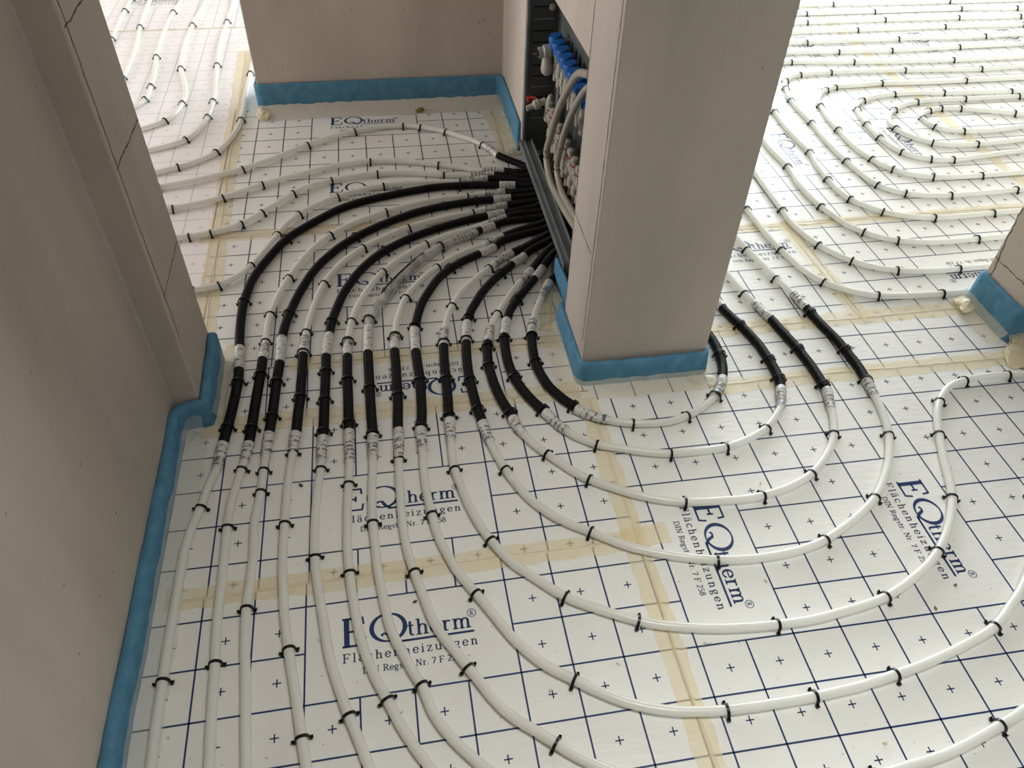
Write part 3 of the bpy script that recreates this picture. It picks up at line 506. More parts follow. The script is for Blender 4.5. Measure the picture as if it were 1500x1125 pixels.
  ["milky heating pipe running just inside the film-wrapped arc","the milky pipe inside the film-wrapped one","cabinet",[[0.58,2.1311764705882354,0.125],[0.572,2.1311764705882354,0.08],[0.553,2.1311764705882354,0.034],[0.505,2.1311764705882354,0.014],[0.3768,2.0786,0.0125],[0.3455,2.0628,0.0125],[0.3139,2.0434,0.0125],[0.285,2.0241,0.0125],[0.2395,2.0071,0.0125],[0.1822,1.9736,0.0125],[0.1271,1.9266,0.0125],[0.0728,1.8678,0.0125],[0.0233,1.7915,0.0125],[-0.0005,1.7223,0.0125],[-0.013,1.6697,0.0125],[-0.0172,1.6293,0.0125],[-0.0211,1.5927,0.0125],[-0.0224,1.5678,0.0125],[-0.0223,1.5055,0.0125],[-0.0232,1.4587,0.0125],[-0.0251,1.3671,0.0125],[-0.0298,1.2862,0.0125],[-0.0291,1.2703,0.0125],[-0.032,1.2203,0.0125],[-0.0342,1.1846,0.0125],[-0.036,1.1276,0.0125],[-0.037,1.0596,0.0125],[-0.0362,1.0005,0.0125],[-0.0306,0.9314,0.0125],[-0.0203,0.8767,0.0125],[-0.0066,0.8209,0.0125],[0.0117,0.7521,0.0125],[0.0238,0.7272,0.0125],[0.0373,0.7054,0.0125],[0.0631,0.659,0.0125],[0.08,0.6312,0.0125],[0.0993,0.5973,0.0125],[0.1188,0.5692,0.0125],[0.1411,0.5461,0.0125],[0.1647,0.5268,0.0125],[0.1983,0.4979,0.0125],[0.2355,0.4679,0.0125],[0.2877,0.435,0.0125],[0.3946,0.3899,0.0125],[0.5289,0.3603,0.0125],[0.6757,0.357,0.0125],[0.7971,0.3673,0.0125],[0.8784,0.3766,0.0125],[0.9697,0.3982,0.0125],[1.0609,0.425,0.0125],[1.1631,0.468,0.0125]],[[0,"b"],[5,"p"],[7,"t"],[15,"p"],[17,"b"],[22,"p"],[24,"t"]],[[0.1271,1.9266],[0.0233,1.7915],[-0.0178,1.6179],[-0.0237,1.3911],[-0.0343,1.1825],[-0.0203,0.8767],[0.0631,0.659],[0.1983,0.4979],[0.7383,0.3606],[0.9981,0.406]],"fan of pipes from the wall cabinet"],
  ["heating pipe in the fourth black sleeve arc, then sweeping across the front floor","the fourth black pipe arc","cabinet",[[0.58,2.0976470588235294,0.125],[0.572,2.0976470588235294,0.08],[0.553,2.0976470588235294,0.034],[0.505,2.0976470588235294,0.014],[0.3419,2.04,0.0125],[0.3106,2.0058,0.0125],[0.2662,1.9814,0.0125],[0.234,1.9634,0.0125],[0.1952,1.9394,0.0125],[0.1654,1.9147,0.0125],[0.1353,1.8837,0.0125],[0.1117,1.8493,0.0125],[0.09,1.8089,0.0125],[0.0708,1.7694,0.0125],[0.0555,1.7243,0.0125],[0.0442,1.677,0.0125],[0.0358,1.6397,0.0125],[0.0339,1.5883,0.0125],[0.0334,1.5576,0.0125],[0.0347,1.5031,0.0125],[0.036,1.4506,0.0125],[0.0341,1.3832,0.0125],[0.0307,1.3191,0.0125],[0.0258,1.2784,0.0125],[0.0233,1.2675,0.0125],[0.0239,1.2342,0.0125],[0.0229,1.2019,0.0125],[0.0209,1.1195,0.0125],[0.025,1.0413,0.0125],[0.0294,1.0073,0.0125],[0.0346,0.967,0.0125],[0.0442,0.9307,0.0125],[0.0662,0.8689,0.0125],[0.0994,0.8082,0.0125],[0.1226,0.7666,0.0125],[0.1583,0.7013,0.0125],[0.182,0.6697,0.0125],[0.2059,0.6428,0.0125],[0.2565,0.6044,0.0125],[0.2987,0.5746,0.0125],[0.332,0.5542,0.0125],[0.3639,0.5392,0.0125],[0.3953,0.5281,0.0125],[0.431,0.5189,0.0125],[0.4741,0.5123,0.0125],[0.5193,0.5079,0.0125],[0.5779,0.5065,0.0125],[0.6295,0.5062,0.0125],[0.689,0.5073,0.0125],[0.7391,0.5101,0.0125],[0.7803,0.5129,0.0125],[0.8596,0.5235,0.0125],[0.9351,0.5366,0.0125],[1.0343,0.561,0.0125],[1.1102,0.5861,0.0125],[1.1701,0.6227,0.0125],[1.2279,0.6633,0.0125],[1.2978,0.7302,0.0125],[1.3485,0.7943,0.0125],[1.3968,0.8693,0.0125],[1.4355,0.9389,0.0125]],[[0,"b"],[5,"p"],[6,"b"],[16,"p"],[18,"b"],[24,"p"],[26,"t"]],[[0.1629,1.9115],[0.0404,1.6508],[0.0354,1.443],[0.026,1.2807],[0.0304,1.0182],[0.0994,0.8082],[0.2565,0.6044],[0.5193,0.5079],[0.689,0.5073],[0.8596,0.5235],[1.1102,0.5861],[1.3968,0.8693]],"fan of pipes from the wall cabinet"],
  ["milky heating pipe inside the fourth black arc, looping back up at far right","the milky pipe inside the fourth black arc","cabinet",[[0.58,2.0641176470588234,0.125],[0.572,2.0641176470588234,0.08],[0.553,2.0641176470588234,0.034],[0.505,2.0641176470588234,0.014],[0.3995,1.991,0.0125],[0.3591,1.9699,0.0125],[0.325,1.9448,0.0125],[0.3025,1.9223,0.0125],[0.2829,1.9035,0.0125],[0.2346,1.854,0.0125],[0.1774,1.7846,0.0125],[0.1522,1.7367,0.0125],[0.1335,1.6895,0.0125],[0.1214,1.6461,0.0125],[0.1178,1.6289,0.0125],[0.1124,1.5949,0.0125],[0.1099,1.5697,0.0125],[0.1049,1.5017,0.0125],[0.103,1.4313,0.0125],[0.0994,1.3621,0.0125],[0.0961,1.2984,0.0125],[0.0965,1.2868,0.0125],[0.0946,1.2531,0.0125],[0.0927,1.2201,0.0125],[0.0909,1.1732,0.0125],[0.0915,1.1357,0.0125],[0.1,1.0863,0.0125],[0.1106,1.0328,0.0125],[0.1263,0.9787,0.0125],[0.1464,0.9314,0.0125],[0.1821,0.87,0.0125],[0.2282,0.8223,0.0125],[0.2754,0.7759,0.0125],[0.3395,0.7373,0.0125],[0.4072,0.7032,0.0125],[0.4448,0.6887,0.0125],[0.4835,0.6785,0.0125],[0.5293,0.6687,0.0125],[0.5801,0.6611,0.0125],[0.6295,0.6567,0.0125],[0.677,0.654,0.0125],[0.7476,0.6538,0.0125],[0.8358,0.6633,0.0125],[0.8776,0.6694,0.0125],[0.9252,0.6794,0.0125],[0.9899,0.705,0.0125],[1.0548,0.7384,0.0125],[1.0957,0.7667,0.0125],[1.1313,0.7986,0.0125],[1.1677,0.839,0.0125],[1.2071,0.8945,0.0125],[1.231,0.9472,0.0125],[1.2579,1.0172,0.0125],[1.2855,1.0778,0.0125],[1.3141,1.1344,0.0125],[1.3523,1.1851,0.0125],[1.4042,1.2285,0.0125],[1.4612,1.2468,0.0125],[1.5151,1.2526,0.0125],[1.5924,1.2501,0.0125],[1.6369,1.2468,0.0125],[1.7546,1.2389,0.0125]],[[0,"b"],[5,"p"],[7,"t"],[14,"p"],[16,"b"],[21,"p"],[23,"t"]],[[0.2855,1.9067],[0.1522,1.7367],[0.1105,1.5753],[0.1023,1.4416],[0.0966,1.303],[0.0915,1.1357],[0.1464,0.9314],[0.2754,0.7759],[0.4072,0.7032],[0.677,0.654],[0.9252,0.6794],[1.0971,0.7665],[1.2071,0.8945],[1.2855,1.0778],[1.3523,1.1851],[1.4612,1.2468],[1.5924,1.2501]],"fan of pipes from the wall cabinet"],
  ["heating pipe in the fifth black arc, looping through the doorway beside the column","the fifth black pipe arc","cabinet",[[0.58,2.030588235294118,0.125],[0.572,2.030588235294118,0.08],[0.553,2.030588235294118,0.034],[0.505,2.030588235294118,0.014],[0.4105,1.9672,0.0125],[0.3961,1.9469,0.0125],[0.3586,1.9153,0.0125],[0.3235,1.8808,0.0125],[0.2913,1.8468,0.0125],[0.2638,1.8131,0.0125],[0.241,1.7797,0.0125],[0.2198,1.7406,0.0125],[0.2015,1.7053,0.0125],[0.1889,1.6671,0.0125],[0.183,1.6499,0.0125],[0.1754,1.6038,0.0125],[0.172,1.5756,0.0125],[0.1655,1.5071,0.0125],[0.1631,1.4437,0.0125],[0.1644,1.3976,0.0125],[0.1663,1.3577,0.0125],[0.1695,1.3164,0.0125],[0.1739,1.2853,0.0125],[0.1764,1.2666,0.0125],[0.1797,1.23,0.0125],[0.1837,1.2118,0.0125],[0.1926,1.1716,0.0125],[0.2084,1.1171,0.0125],[0.2274,1.0682,0.0125],[0.252,1.0219,0.0125],[0.2844,0.9815,0.0125],[0.3193,0.9508,0.0125],[0.3627,0.9211,0.0125],[0.395,0.8987,0.0125],[0.4376,0.8715,0.0125],[0.4991,0.8454,0.0125],[0.555,0.827,0.0125],[0.6136,0.8133,0.0125],[0.669,0.8069,0.0125],[0.7142,0.8053,0.0125],[0.7743,0.8085,0.0125],[0.8197,0.8157,0.0125],[0.8652,0.8284,0.0125],[0.9338,0.8599,0.0125],[0.9843,0.888,0.0125],[1.0286,0.9182,0.0125],[1.0735,0.9635,0.0125],[1.1181,1.0197,0.0125],[1.1586,1.0933,0.0125],[1.1777,1.1486,0.0125],[1.1887,1.2002,0.0125],[1.1912,1.2297,0.0125],[1.1955,1.2596,0.0125],[1.1979,1.2825,0.0125],[1.202,1.3243,0.0125],[1.2016,1.3543,0.0125],[1.1998,1.3822,0.0125],[1.1949,1.4455,0.0125],[1.182,1.5126,0.0125],[1.1749,1.5597,0.0125],[1.1713,1.5886,0.0125],[1.1701,1.5951,0.0125],[1.1638,1.6282,0.0125],[1.16,1.6583,0.0125],[1.1406,1.7388,0.0125],[1.1252,1.819,0.0125],[1.1099,1.8991,0.0125],[1.1006,1.9702,0.0125],[1.0894,2.0525,0.0125],[1.0748,2.1784,0.0125]],[[0,"b"],[5,"p"],[6,"b"],[14,"p"],[16,"b"],[23,"p"],[25,"t"],[51,"p"],[53,"b"],[61,"p"],[63,"t"]],[[0.3112,1.8684],[0.1897,1.6731],[0.1727,1.5812],[0.1638,1.4205],[0.1709,1.3139],[0.2084,1.1171],[0.3627,0.9211],[0.6136,0.8133],[0.8652,0.8284],[1.0286,0.9182],[1.1586,1.0933],[1.1966,1.2801],[1.1996,1.4019],[1.1737,1.5662],[1.1406,1.7388],[1.1099,1.8991]],"fan of pipes from the wall cabinet"],
  ["milky pipe inside the fifth black arc, second largest loop round the column","the milky pipe inside the fifth black arc","cabinet",[[0.58,1.9970588235294118,0.125],[0.572,1.9970588235294118,0.08],[0.553,1.9970588235294118,0.034],[0.505,1.9970588235294118,0.014],[0.4179,1.89,0.0125],[0.4037,1.8706,0.0125],[0.3812,1.8388,0.0125],[0.3656,1.8203,0.0125],[0.3393,1.7868,0.0125],[0.3043,1.7328,0.0125],[0.2749,1.6834,0.0125],[0.2557,1.6463,0.0125],[0.2466,1.6237,0.0125],[0.2387,1.5954,0.0125],[0.231,1.5677,0.0125],[0.2245,1.5349,0.0125],[0.2193,1.4729,0.0125],[0.2209,1.4333,0.0125],[0.2251,1.3893,0.0125],[0.2345,1.3362,0.0125],[0.2481,1.2914,0.0125],[0.2518,1.2722,0.0125],[0.2585,1.2415,0.0125],[0.267,1.2223,0.0125],[0.2909,1.1793,0.0125],[0.3134,1.1503,0.0125],[0.3459,1.11,0.0125],[0.3706,1.0818,0.0125],[0.3935,1.0624,0.0125],[0.4405,1.0318,0.0125],[0.4863,1.0057,0.0125],[0.5432,0.982,0.0125],[0.592,0.9693,0.0125],[0.6334,0.9633,0.0125],[0.6854,0.9597,0.0125],[0.7284,0.9574,0.0125],[0.7739,0.9605,0.0125],[0.8468,0.9757,0.0125],[0.9165,1.0063,0.0125],[0.9723,1.051,0.0125],[1.0118,1.0958,0.0125],[1.036,1.1379,0.0125],[1.0508,1.1757,0.0125],[1.0576,1.2011,0.0125],[1.0719,1.246,0.0125],[1.0752,1.2607,0.0125],[1.0764,1.2913,0.0125],[1.0767,1.3493,0.0125],[1.0736,1.3852,0.0125],[1.0698,1.4249,0.0125],[1.0576,1.493,0.0125],[1.0479,1.5516,0.0125],[1.0457,1.5611,0.0125],[1.034,1.6033,0.0125],[1.0271,1.6329,0.0125],[1.0154,1.6835,0.0125],[1.0071,1.7283,0.0125],[0.9977,1.7956,0.0125],[0.9814,1.8849,0.0125],[0.9628,1.995,0.0125]],[[0,"b"],[5,"p"],[7,"t"],[12,"p"],[14,"b"],[21,"p"],[23,"t"],[43,"p"],[45,"b"],[52,"p"],[54,"t"]],[[0.2749,1.6834],[0.2278,1.5456],[0.219,1.4703],[0.2472,1.2962],[0.3134,1.1503],[0.3935,1.0624],[0.592,0.9693],[0.7739,0.9605],[0.9165,1.0063],[1.0244,1.1143],[1.0759,1.2862],[1.0698,1.4249],[1.0154,1.6835]],"fan of pipes from the wall cabinet"],
  ["heating pipe in the sixth black arc, second smallest loop round the column","the sixth, innermost black pipe arc","cabinet",[[0.58,1.9635294117647057,0.125],[0.572,1.9635294117647057,0.08],[0.553,1.9635294117647057,0.034],[0.505,1.9635294117647057,0.014],[0.4601,1.9098,0.0125],[0.4408,1.8765,0.0125],[0.4118,1.8349,0.0125],[0.3739,1.7857,0.0125],[0.3387,1.7348,0.0125],[0.3144,1.6968,0.0125],[0.3008,1.6616,0.0125],[0.2946,1.6472,0.0125],[0.2844,1.6069,0.0125],[0.2798,1.59,0.0125],[0.275,1.5477,0.0125],[0.2726,1.5091,0.0125],[0.273,1.4657,0.0125],[0.2777,1.4282,0.0125],[0.2858,1.3912,0.0125],[0.2976,1.357,0.0125],[0.3139,1.3205,0.0125],[0.3323,1.2892,0.0125],[0.336,1.2816,0.0125],[0.3607,1.2341,0.0125],[0.374,1.2164,0.0125],[0.3915,1.196,0.0125],[0.4131,1.1797,0.0125],[0.4361,1.1633,0.0125],[0.4714,1.1496,0.0125],[0.5022,1.1388,0.0125],[0.564,1.1193,0.0125],[0.6039,1.1115,0.0125],[0.6726,1.1083,0.0125],[0.7425,1.1115,0.0125],[0.7943,1.1241,0.0125],[0.8319,1.1389,0.0125],[0.866,1.1569,0.0125],[0.904,1.1912,0.0125],[0.924,1.2123,0.0125],[0.9334,1.2255,0.0125],[0.9506,1.2651,0.0125],[0.9578,1.2818,0.0125],[0.9679,1.3138,0.0125],[0.9717,1.3448,0.0125],[0.9721,1.3961,0.0125],[0.9675,1.4613,0.0125],[0.9478,1.5434,0.0125],[0.935,1.5848,0.0125],[0.9265,1.6172,0.0125],[0.9251,1.6301,0.0125],[0.9184,1.6631,0.0125],[0.9124,1.6934,0.0125],[0.8965,1.7699,0.0125],[0.8761,1.8722,0.0125]],[[0,"b"],[5,"p"],[6,"b"],[11,"p"],[13,"b"],[22,"p"],[24,"t"],[39,"p"],[41,"b"],[49,"p"],[51,"t"]],[[0.3387,1.7348],[0.2794,1.5756],[0.2769,1.4231],[0.3298,1.2943],[0.4361,1.1633],[0.6039,1.1115],[0.7425,1.1115],[0.866,1.1569],[0.9682,1.3189],[0.9721,1.3961],[0.9486,1.5403]],"fan of pipes from the wall cabinet"],
  ["innermost heating pipe hugging the column foot in the smallest loop","the milky innermost pipe hugging the column","cabinet",[[0.58,1.93,0.125],[0.572,1.93,0.08],[0.553,1.93,0.034],[0.505,1.93,0.014],[0.4717,1.8411,0.0125],[0.4594,1.822,0.0125],[0.4473,1.8031,0.0125],[0.4255,1.7659,0.0125],[0.412,1.7382,0.0125],[0.3919,1.6962,0.0125],[0.3773,1.6608,0.0125],[0.369,1.6375,0.0125],[0.3593,1.6059,0.0125],[0.3546,1.5801,0.0125],[0.3477,1.5324,0.0125],[0.3447,1.4857,0.0125],[0.3458,1.4426,0.0125],[0.3539,1.3998,0.0125],[0.3638,1.3679,0.0125],[0.3779,1.341,0.0125],[0.3923,1.317,0.0125],[0.4116,1.2926,0.0125],[0.4163,1.2824,0.0125],[0.4588,1.2482,0.0125],[0.4823,1.2379,0.0125],[0.5058,1.2277,0.0125],[0.5415,1.2182,0.0125],[0.5918,1.2112,0.0125],[0.6377,1.2117,0.0125],[0.6826,1.2242,0.0125],[0.7246,1.2422,0.0125],[0.7579,1.2643,0.0125],[0.7735,1.2769,0.0125],[0.807,1.3176,0.0125],[0.8188,1.3392,0.0125],[0.8346,1.3766,0.0125],[0.8435,1.4161,0.0125],[0.8483,1.4714,0.0125],[0.8443,1.5153,0.0125],[0.8316,1.5708,0.0125],[0.8107,1.6418,0.0125]],[[0,"b"],[6,"p"],[8,"t"],[11,"p"],[13,"b"],[22,"p"],[24,"t"],[32,"p"],[34,"b"]],[[0.353,1.5716],[0.3453,1.4694],[0.4063,1.3005],[0.5415,1.2182],[0.6826,1.2242],[0.7761,1.2791],[0.8465,1.4295]],"fan of pipes from the wall cabinet"],
  ["milky heating pipe, first bend beyond the doorway","the first bend beyond the doorway","column",[[1.1466,2.3418,0.0095],[1.1848,2.2382,0.0095],[1.1973,2.1733,0.0095],[1.2038,2.1025,0.0095],[1.2062,2.0306,0.0095],[1.212,1.9531,0.0095],[1.2207,1.886,0.0095],[1.2304,1.8396,0.0095],[1.245,1.7756,0.0095],[1.2806,1.7077,0.0095],[1.3141,1.676,0.0095],[1.3461,1.6516,0.0095],[1.4151,1.6227,0.0095],[1.5063,1.6109,0.0095],[1.616,1.6069,0.0095],[1.7058,1.6054,0.0095],[1.888,1.6026,0.0095]],[[0,"t"]],[[1.202,2.1287],[1.2207,1.886],[1.2806,1.7077],[1.4151,1.6227],[1.616,1.6069]],"pipes in the room behind the column"],
  ["milky heating pipe, second bend beyond the doorway","the second bend beyond the doorway","column",[[1.3349,2.5245,0.0095],[1.331,2.3797,0.0095],[1.3275,2.3258,0.0095],[1.3236,2.2173,0.0095],[1.3228,2.1099,0.0095],[1.32,2.0418,0.0095],[1.3321,1.9664,0.0095],[1.3543,1.8964,0.0095],[1.387,1.8425,0.0095],[1.4221,1.8007,0.0095],[1.4755,1.761,0.0095],[1.542,1.7346,0.0095],[1.6288,1.72,0.0095],[1.7392,1.7169,0.0095],[1.8531,1.7171,0.0095],[2.0624,1.713,0.0095]],[[0,"t"]],[[1.3228,2.1099],[1.3543,1.8964],[1.4221,1.8007],[1.542,1.7346],[1.7392,1.7169]],"pipes in the room behind the column"],
  ["milky heating pipe, third bend beyond the doorway","the third bend beyond the doorway","column",[[1.4878,2.839,0.0095],[1.4588,2.6043,0.0095],[1.4576,2.5216,0.0095],[1.4625,2.4624,0.0095],[1.4681,2.3944,0.0095],[1.4552,2.282,0.0095],[1.4583,2.1923,0.0095],[1.4677,2.1146,0.0095],[1.4876,2.047,0.0095],[1.5032,1.9988,0.0095],[1.5414,1.9489,0.0095],[1.5776,1.9162,0.0095],[1.6289,1.89,0.0095],[1.7157,1.8674,0.0095],[1.7908,1.8621,0.0095],[1.901,1.8645,0.0095],[1.9915,1.8654,0.0095],[2.2253,1.8654,0.0095]],[[0,"t"]],[[1.4681,2.3944],[1.4677,2.1146],[1.5414,1.9489],[1.6289,1.89],[1.901,1.8645]],"pipes in the room behind the column"],
  ["milky heating pipe, fourth bend beyond the doorway","the fourth bend beyond the doorway","column",[[1.6352,3.0902,0.0095],[1.6166,2.955,0.0095],[1.6045,2.8331,0.0095],[1.5936,2.7055,0.0095],[1.5939,2.5895,0.0095],[1.5989,2.4897,0.0095],[1.5812,2.3815,0.0095],[1.5765,2.2873,0.0095],[1.5788,2.206,0.0095],[1.5942,2.1488,0.0095],[1.633,2.0949,0.0095],[1.6678,2.0599,0.0095],[1.7281,2.0267,0.0095],[1.8257,2.0021,0.0095],[1.9164,1.9997,0.0095],[2.052,2.0052,0.0095],[2.1724,2.0084,0.0095],[2.3376,2.0155,0.0095]],[[0,"t"]],[[1.6045,2.8331],[1.5989,2.4897],[1.5765,2.2873],[1.5942,2.1488],[1.6678,2.0599],[1.8257,2.0021],[2.052,2.0052]],"pipes in the room behind the column"],
  ["milky heating pipe, outermost hairpin bend in the bright room","the outermost hairpin bend in the bright room","top",[[3.2019,3.1701,0.0095],[2.9846,3.1671,0.0095],[2.7564,3.1578,0.0095],[2.3831,3.1784,0.0095],[2.2024,3.1883,0.0095],[2.0264,3.1902,0.0095],[1.9185,3.1857,0.0095],[1.8587,3.1767,0.0095],[1.8087,3.1521,0.0095],[1.7718,3.1122,0.0095],[1.7452,3.0372,0.0095],[1.7202,2.9311,0.0095],[1.7136,2.8216,0.0095],[1.7157,2.7225,0.0095],[1.7051,2.583,0.0095],[1.7047,2.4887,0.0095],[1.7093,2.4084,0.0095],[1.7162,2.3357,0.0095],[1.7251,2.28,0.0095],[1.7412,2.2296,0.0095],[1.7766,2.1875,0.0095],[1.8115,2.1647,0.0095],[1.8782,2.1429,0.0095],[1.97,2.1321,0.0095],[2.0855,2.1325,0.0095],[2.2311,2.1391,0.0095],[2.434,2.1442,0.0095]],[[0,"t"]],[[2.7564,3.1578],[2.3831,3.1784],[2.0264,3.1902],[1.8713,3.1829],[1.7809,3.1258],[1.7511,3.0505],[1.7202,2.9311],[1.7157,2.7225],[1.7093,2.4084],[1.7412,2.2296],[1.8115,2.1647],[1.97,2.1321],[2.2311,2.1391]],"pipes in the room behind the column"],
  ["milky heating pipe, second hairpin bend in the bright room","the second hairpin bend in the bright room","top",[[3.1097,3.0469,0.0095],[2.899,3.0449,0.0095],[2.6045,3.0443,0.0095],[2.3896,3.0437,0.0095],[2.2012,3.0552,0.0095],[2.0819,3.0456,0.0095],[1.989,3.0407,0.0095],[1.9178,3.0128,0.0095],[1.8656,2.9632,0.0095],[1.8324,2.9063,0.0095],[1.8234,2.8679,0.0095],[1.8088,2.799,0.0095],[1.7975,2.7077,0.0095],[1.7977,2.6539,0.0095],[1.7924,2.5734,0.0095],[1.7955,2.4895,0.0095],[1.8142,2.4123,0.0095],[1.8324,2.3633,0.0095],[1.8581,2.3297,0.0095],[1.8988,2.2897,0.0095],[1.9753,2.261,0.0095],[2.073,2.2498,0.0095],[2.1668,2.2489,0.0095],[2.3444,2.2538,0.0095],[2.5237,2.2641,0.0095]],[[0,"t"]],[[2.6045,3.0443],[2.2012,3.0552],[1.9795,3.0346],[1.9178,3.0128],[1.8234,2.8679],[1.7977,2.6539],[1.8142,2.4123],[1.8581,2.3297],[1.9753,2.261],[2.1668,2.2489]],"pipes in the room behind the column"],
  ["milky heating pipe, third hairpin bend in the bright room","the third hairpin bend in the bright room","top",[[3.0123,2.9168,0.0095],[2.8086,2.916,0.0095],[2.7446,2.9154,0.0095],[2.5815,2.9249,0.0095],[2.4291,2.9334,0.0095],[2.3155,2.9449,0.0095],[2.2012,2.9427,0.0095],[2.0994,2.9258,0.0095],[2.0316,2.8991,0.0095],[1.9883,2.8639,0.0095],[1.9661,2.8207,0.0095],[1.9465,2.7532,0.0095],[1.9387,2.6865,0.0095],[1.9314,2.6277,0.0095],[1.9326,2.5695,0.0095],[1.9439,2.4895,0.0095],[1.9615,2.4493,0.0095],[1.9923,2.4135,0.0095],[2.0445,2.3864,0.0095],[2.1266,2.3718,0.0095],[2.2496,2.3847,0.0095],[2.4545,2.4108,0.0095],[2.6507,2.4337,0.0095]],[[0,"t"]],[[2.7446,2.9154],[2.4291,2.9334],[2.2012,2.9427],[2.0316,2.8991],[1.9661,2.8207],[1.9387,2.6865],[1.9326,2.5695],[1.9615,2.4493],[2.0445,2.3864],[2.1266,2.3718]],"pipes in the room behind the column"],
  ["milky heating pipe, fourth hairpin bend in the bright room","the fourth hairpin bend in the bright room","top",[[2.973,2.8643,0.0095],[2.7474,2.8665,0.0095],[2.6093,2.8669,0.0095],[2.488,2.8657,0.0095],[2.3687,2.8712,0.0095],[2.261,2.8621,0.0095],[2.1864,2.8368,0.0095],[2.121,2.7981,0.0095],[2.0679,2.7466,0.0095],[2.0447,2.6934,0.0095],[2.039,2.6398,0.0095],[2.053,2.5853,0.0095],[2.0894,2.5409,0.0095],[2.1233,2.5088,0.0095],[2.1962,2.4839,0.0095],[2.2959,2.4785,0.0095],[2.409,2.4831,0.0095],[2.5132,2.4945,0.0095],[2.7106,2.5138,0.0095]],[[0,"t"]],[[2.7474,2.8665],[2.488,2.8657],[2.261,2.8621],[2.121,2.7981],[2.039,2.6398],[2.1233,2.5088],[2.2959,2.4785]],"pipes in the room behind the column"],
  ["milky heating pipe, innermost hairpin bend in the bright room","the innermost hairpin bend in the bright room","top",[[2.8207,2.6608,0.0095],[2.6595,2.7032,0.0095],[2.622,2.7136,0.0095],[2.5133,2.7507,0.0095],[2.4149,2.7804,0.0095],[2.3287,2.7894,0.0095],[2.2675,2.7764,0.0095],[2.2234,2.7491,0.0095],[2.2025,2.7136,0.0095],[2.1993,2.6769,0.0095],[2.2098,2.6334,0.0095],[2.2473,2.6054,0.0095],[2.3084,2.5869,0.0095],[2.4257,2.5802,0.0095],[2.5864,2.5989,0.0095],[2.7902,2.6201,0.0095]],[[0,"t"]],[[2.622,2.7136],[2.4149,2.7804],[2.3287,2.7894],[2.2675,2.7764],[2.2025,2.7136],[2.2098,2.6334],[2.3084,2.5869]],"pipes in the room behind the column"],
  ["milky heating pipe, first straight run behind the hairpins","the first straight run behind the hairpins","column",[[1.7958,3.3198,0.0095],[1.8923,3.3185,0.0095],[2.1875,3.2905,0.0095],[2.6823,3.2676,0.0095],[3.0588,3.2729,0.0095],[3.2819,3.2769,0.0095]],[[0,"t"]],[[1.8923,3.3185],[2.1875,3.2905],[2.6823,3.2676]],"pipes in the room behind the column"],
  ["milky heating pipe, second straight run behind the hairpins","the second straight run behind the hairpins","column",[[1.8414,3.4275,0.0095],[1.9371,3.4268,0.0095],[2.1732,3.4132,0.0095],[2.4436,3.4049,0.0095],[2.806,3.414,0.0095],[3.1652,3.4246,0.0095],[3.3966,3.4302,0.0095]],[[0,"t"]],[[2.1732,3.4132],[2.4436,3.4049],[2.806,3.414]],"pipes in the room behind the column"],
  ["milky heating pipe, third straight run behind the hairpins","the third straight run behind the hairpins","column",[[1.9229,3.5373,0.0095],[2.0725,3.5409,0.0095],[2.5556,3.5413,0.0095],[3.0252,3.5353,0.0095],[3.2481,3.543,0.0095],[3.4796,3.5411,0.0095]],[[0,"t"]],[[2.0725,3.5409],[2.5556,3.5413],[3.0252,3.5353]],"pipes in the room behind the column"],
  ["milky heating pipe, fourth straight run behind the hairpins","the fourth straight run behind the hairpins","column",[[1.9776,3.6642,0.0095],[2.0721,3.674,0.0095],[2.4048,3.6723,0.0095],[2.8901,3.677,0.0095],[3.3278,3.668,0.0095],[3.5734,3.6664,0.0095]],[[0,"t"]],[[2.4048,3.6723],[2.8901,3.677],[3.3278,3.668]],"pipes in the room behind the column"],
  ["milky heating pipe, fifth straight run behind the hairpins","the fifth straight run behind the hairpins","column",[[2.0312,3.7887,0.0095],[2.1892,3.7942,0.0095],[2.6213,3.7961,0.0095],[3.0382,3.7905,0.0095],[3.3907,3.781,0.0095],[3.6577,3.779,0.0095]],[[0,"t"]],[[2.1892,3.7942],[2.6213,3.7961],[3.0382,3.7905],[3.3907,3.781]],"pipes in the room behind the column"],
  ["milky heating pipe, sixth straight run behind the hairpins","the sixth straight run behind the hairpins","column",[[2.0876,3.9196,0.0095],[2.2419,3.9168,0.0095],[2.6273,3.9152,0.0095],[3.1285,3.9153,0.0095],[3.4526,3.8994,0.0095],[3.7458,3.8968,0.0095]],[[0,"t"]],[[2.2419,3.9168],[2.6273,3.9152],[3.1285,3.9153],[3.4526,3.8994]],"pipes in the room behind the column"],
  ["milky heating pipe, seventh, farthest straight run behind the hairpins","the seventh, farthest straight run behind the hairpins","column",[[2.18,4.0442,0.0095],[2.4532,4.0432,0.0095],[3.1317,4.0319,0.0095],[3.5885,4.0286,0.0095],[3.8381,4.0201,0.0095]],[[0,"t"]],[[2.4532,4.0432],[3.1317,4.0319]],"pipes in the room behind the column"],
  ["milky heating pipe, sixth pipe left of the back wall in the bright room","the sixth pipe left of the back wall","top",[[-1.1906,4.8267,0.0095],[-1.1927,4.4149,0.0095],[-1.1906,4.2387,0.0095],[-1.1886,4.0733,0.0095],[-1.1833,3.8842,0.0095],[-1.1869,3.6935,0.0095]],[[0,"t"]],[[-1.1906,4.2387],[-1.1817,3.8758]],"pipes in the room left of the back wall"],
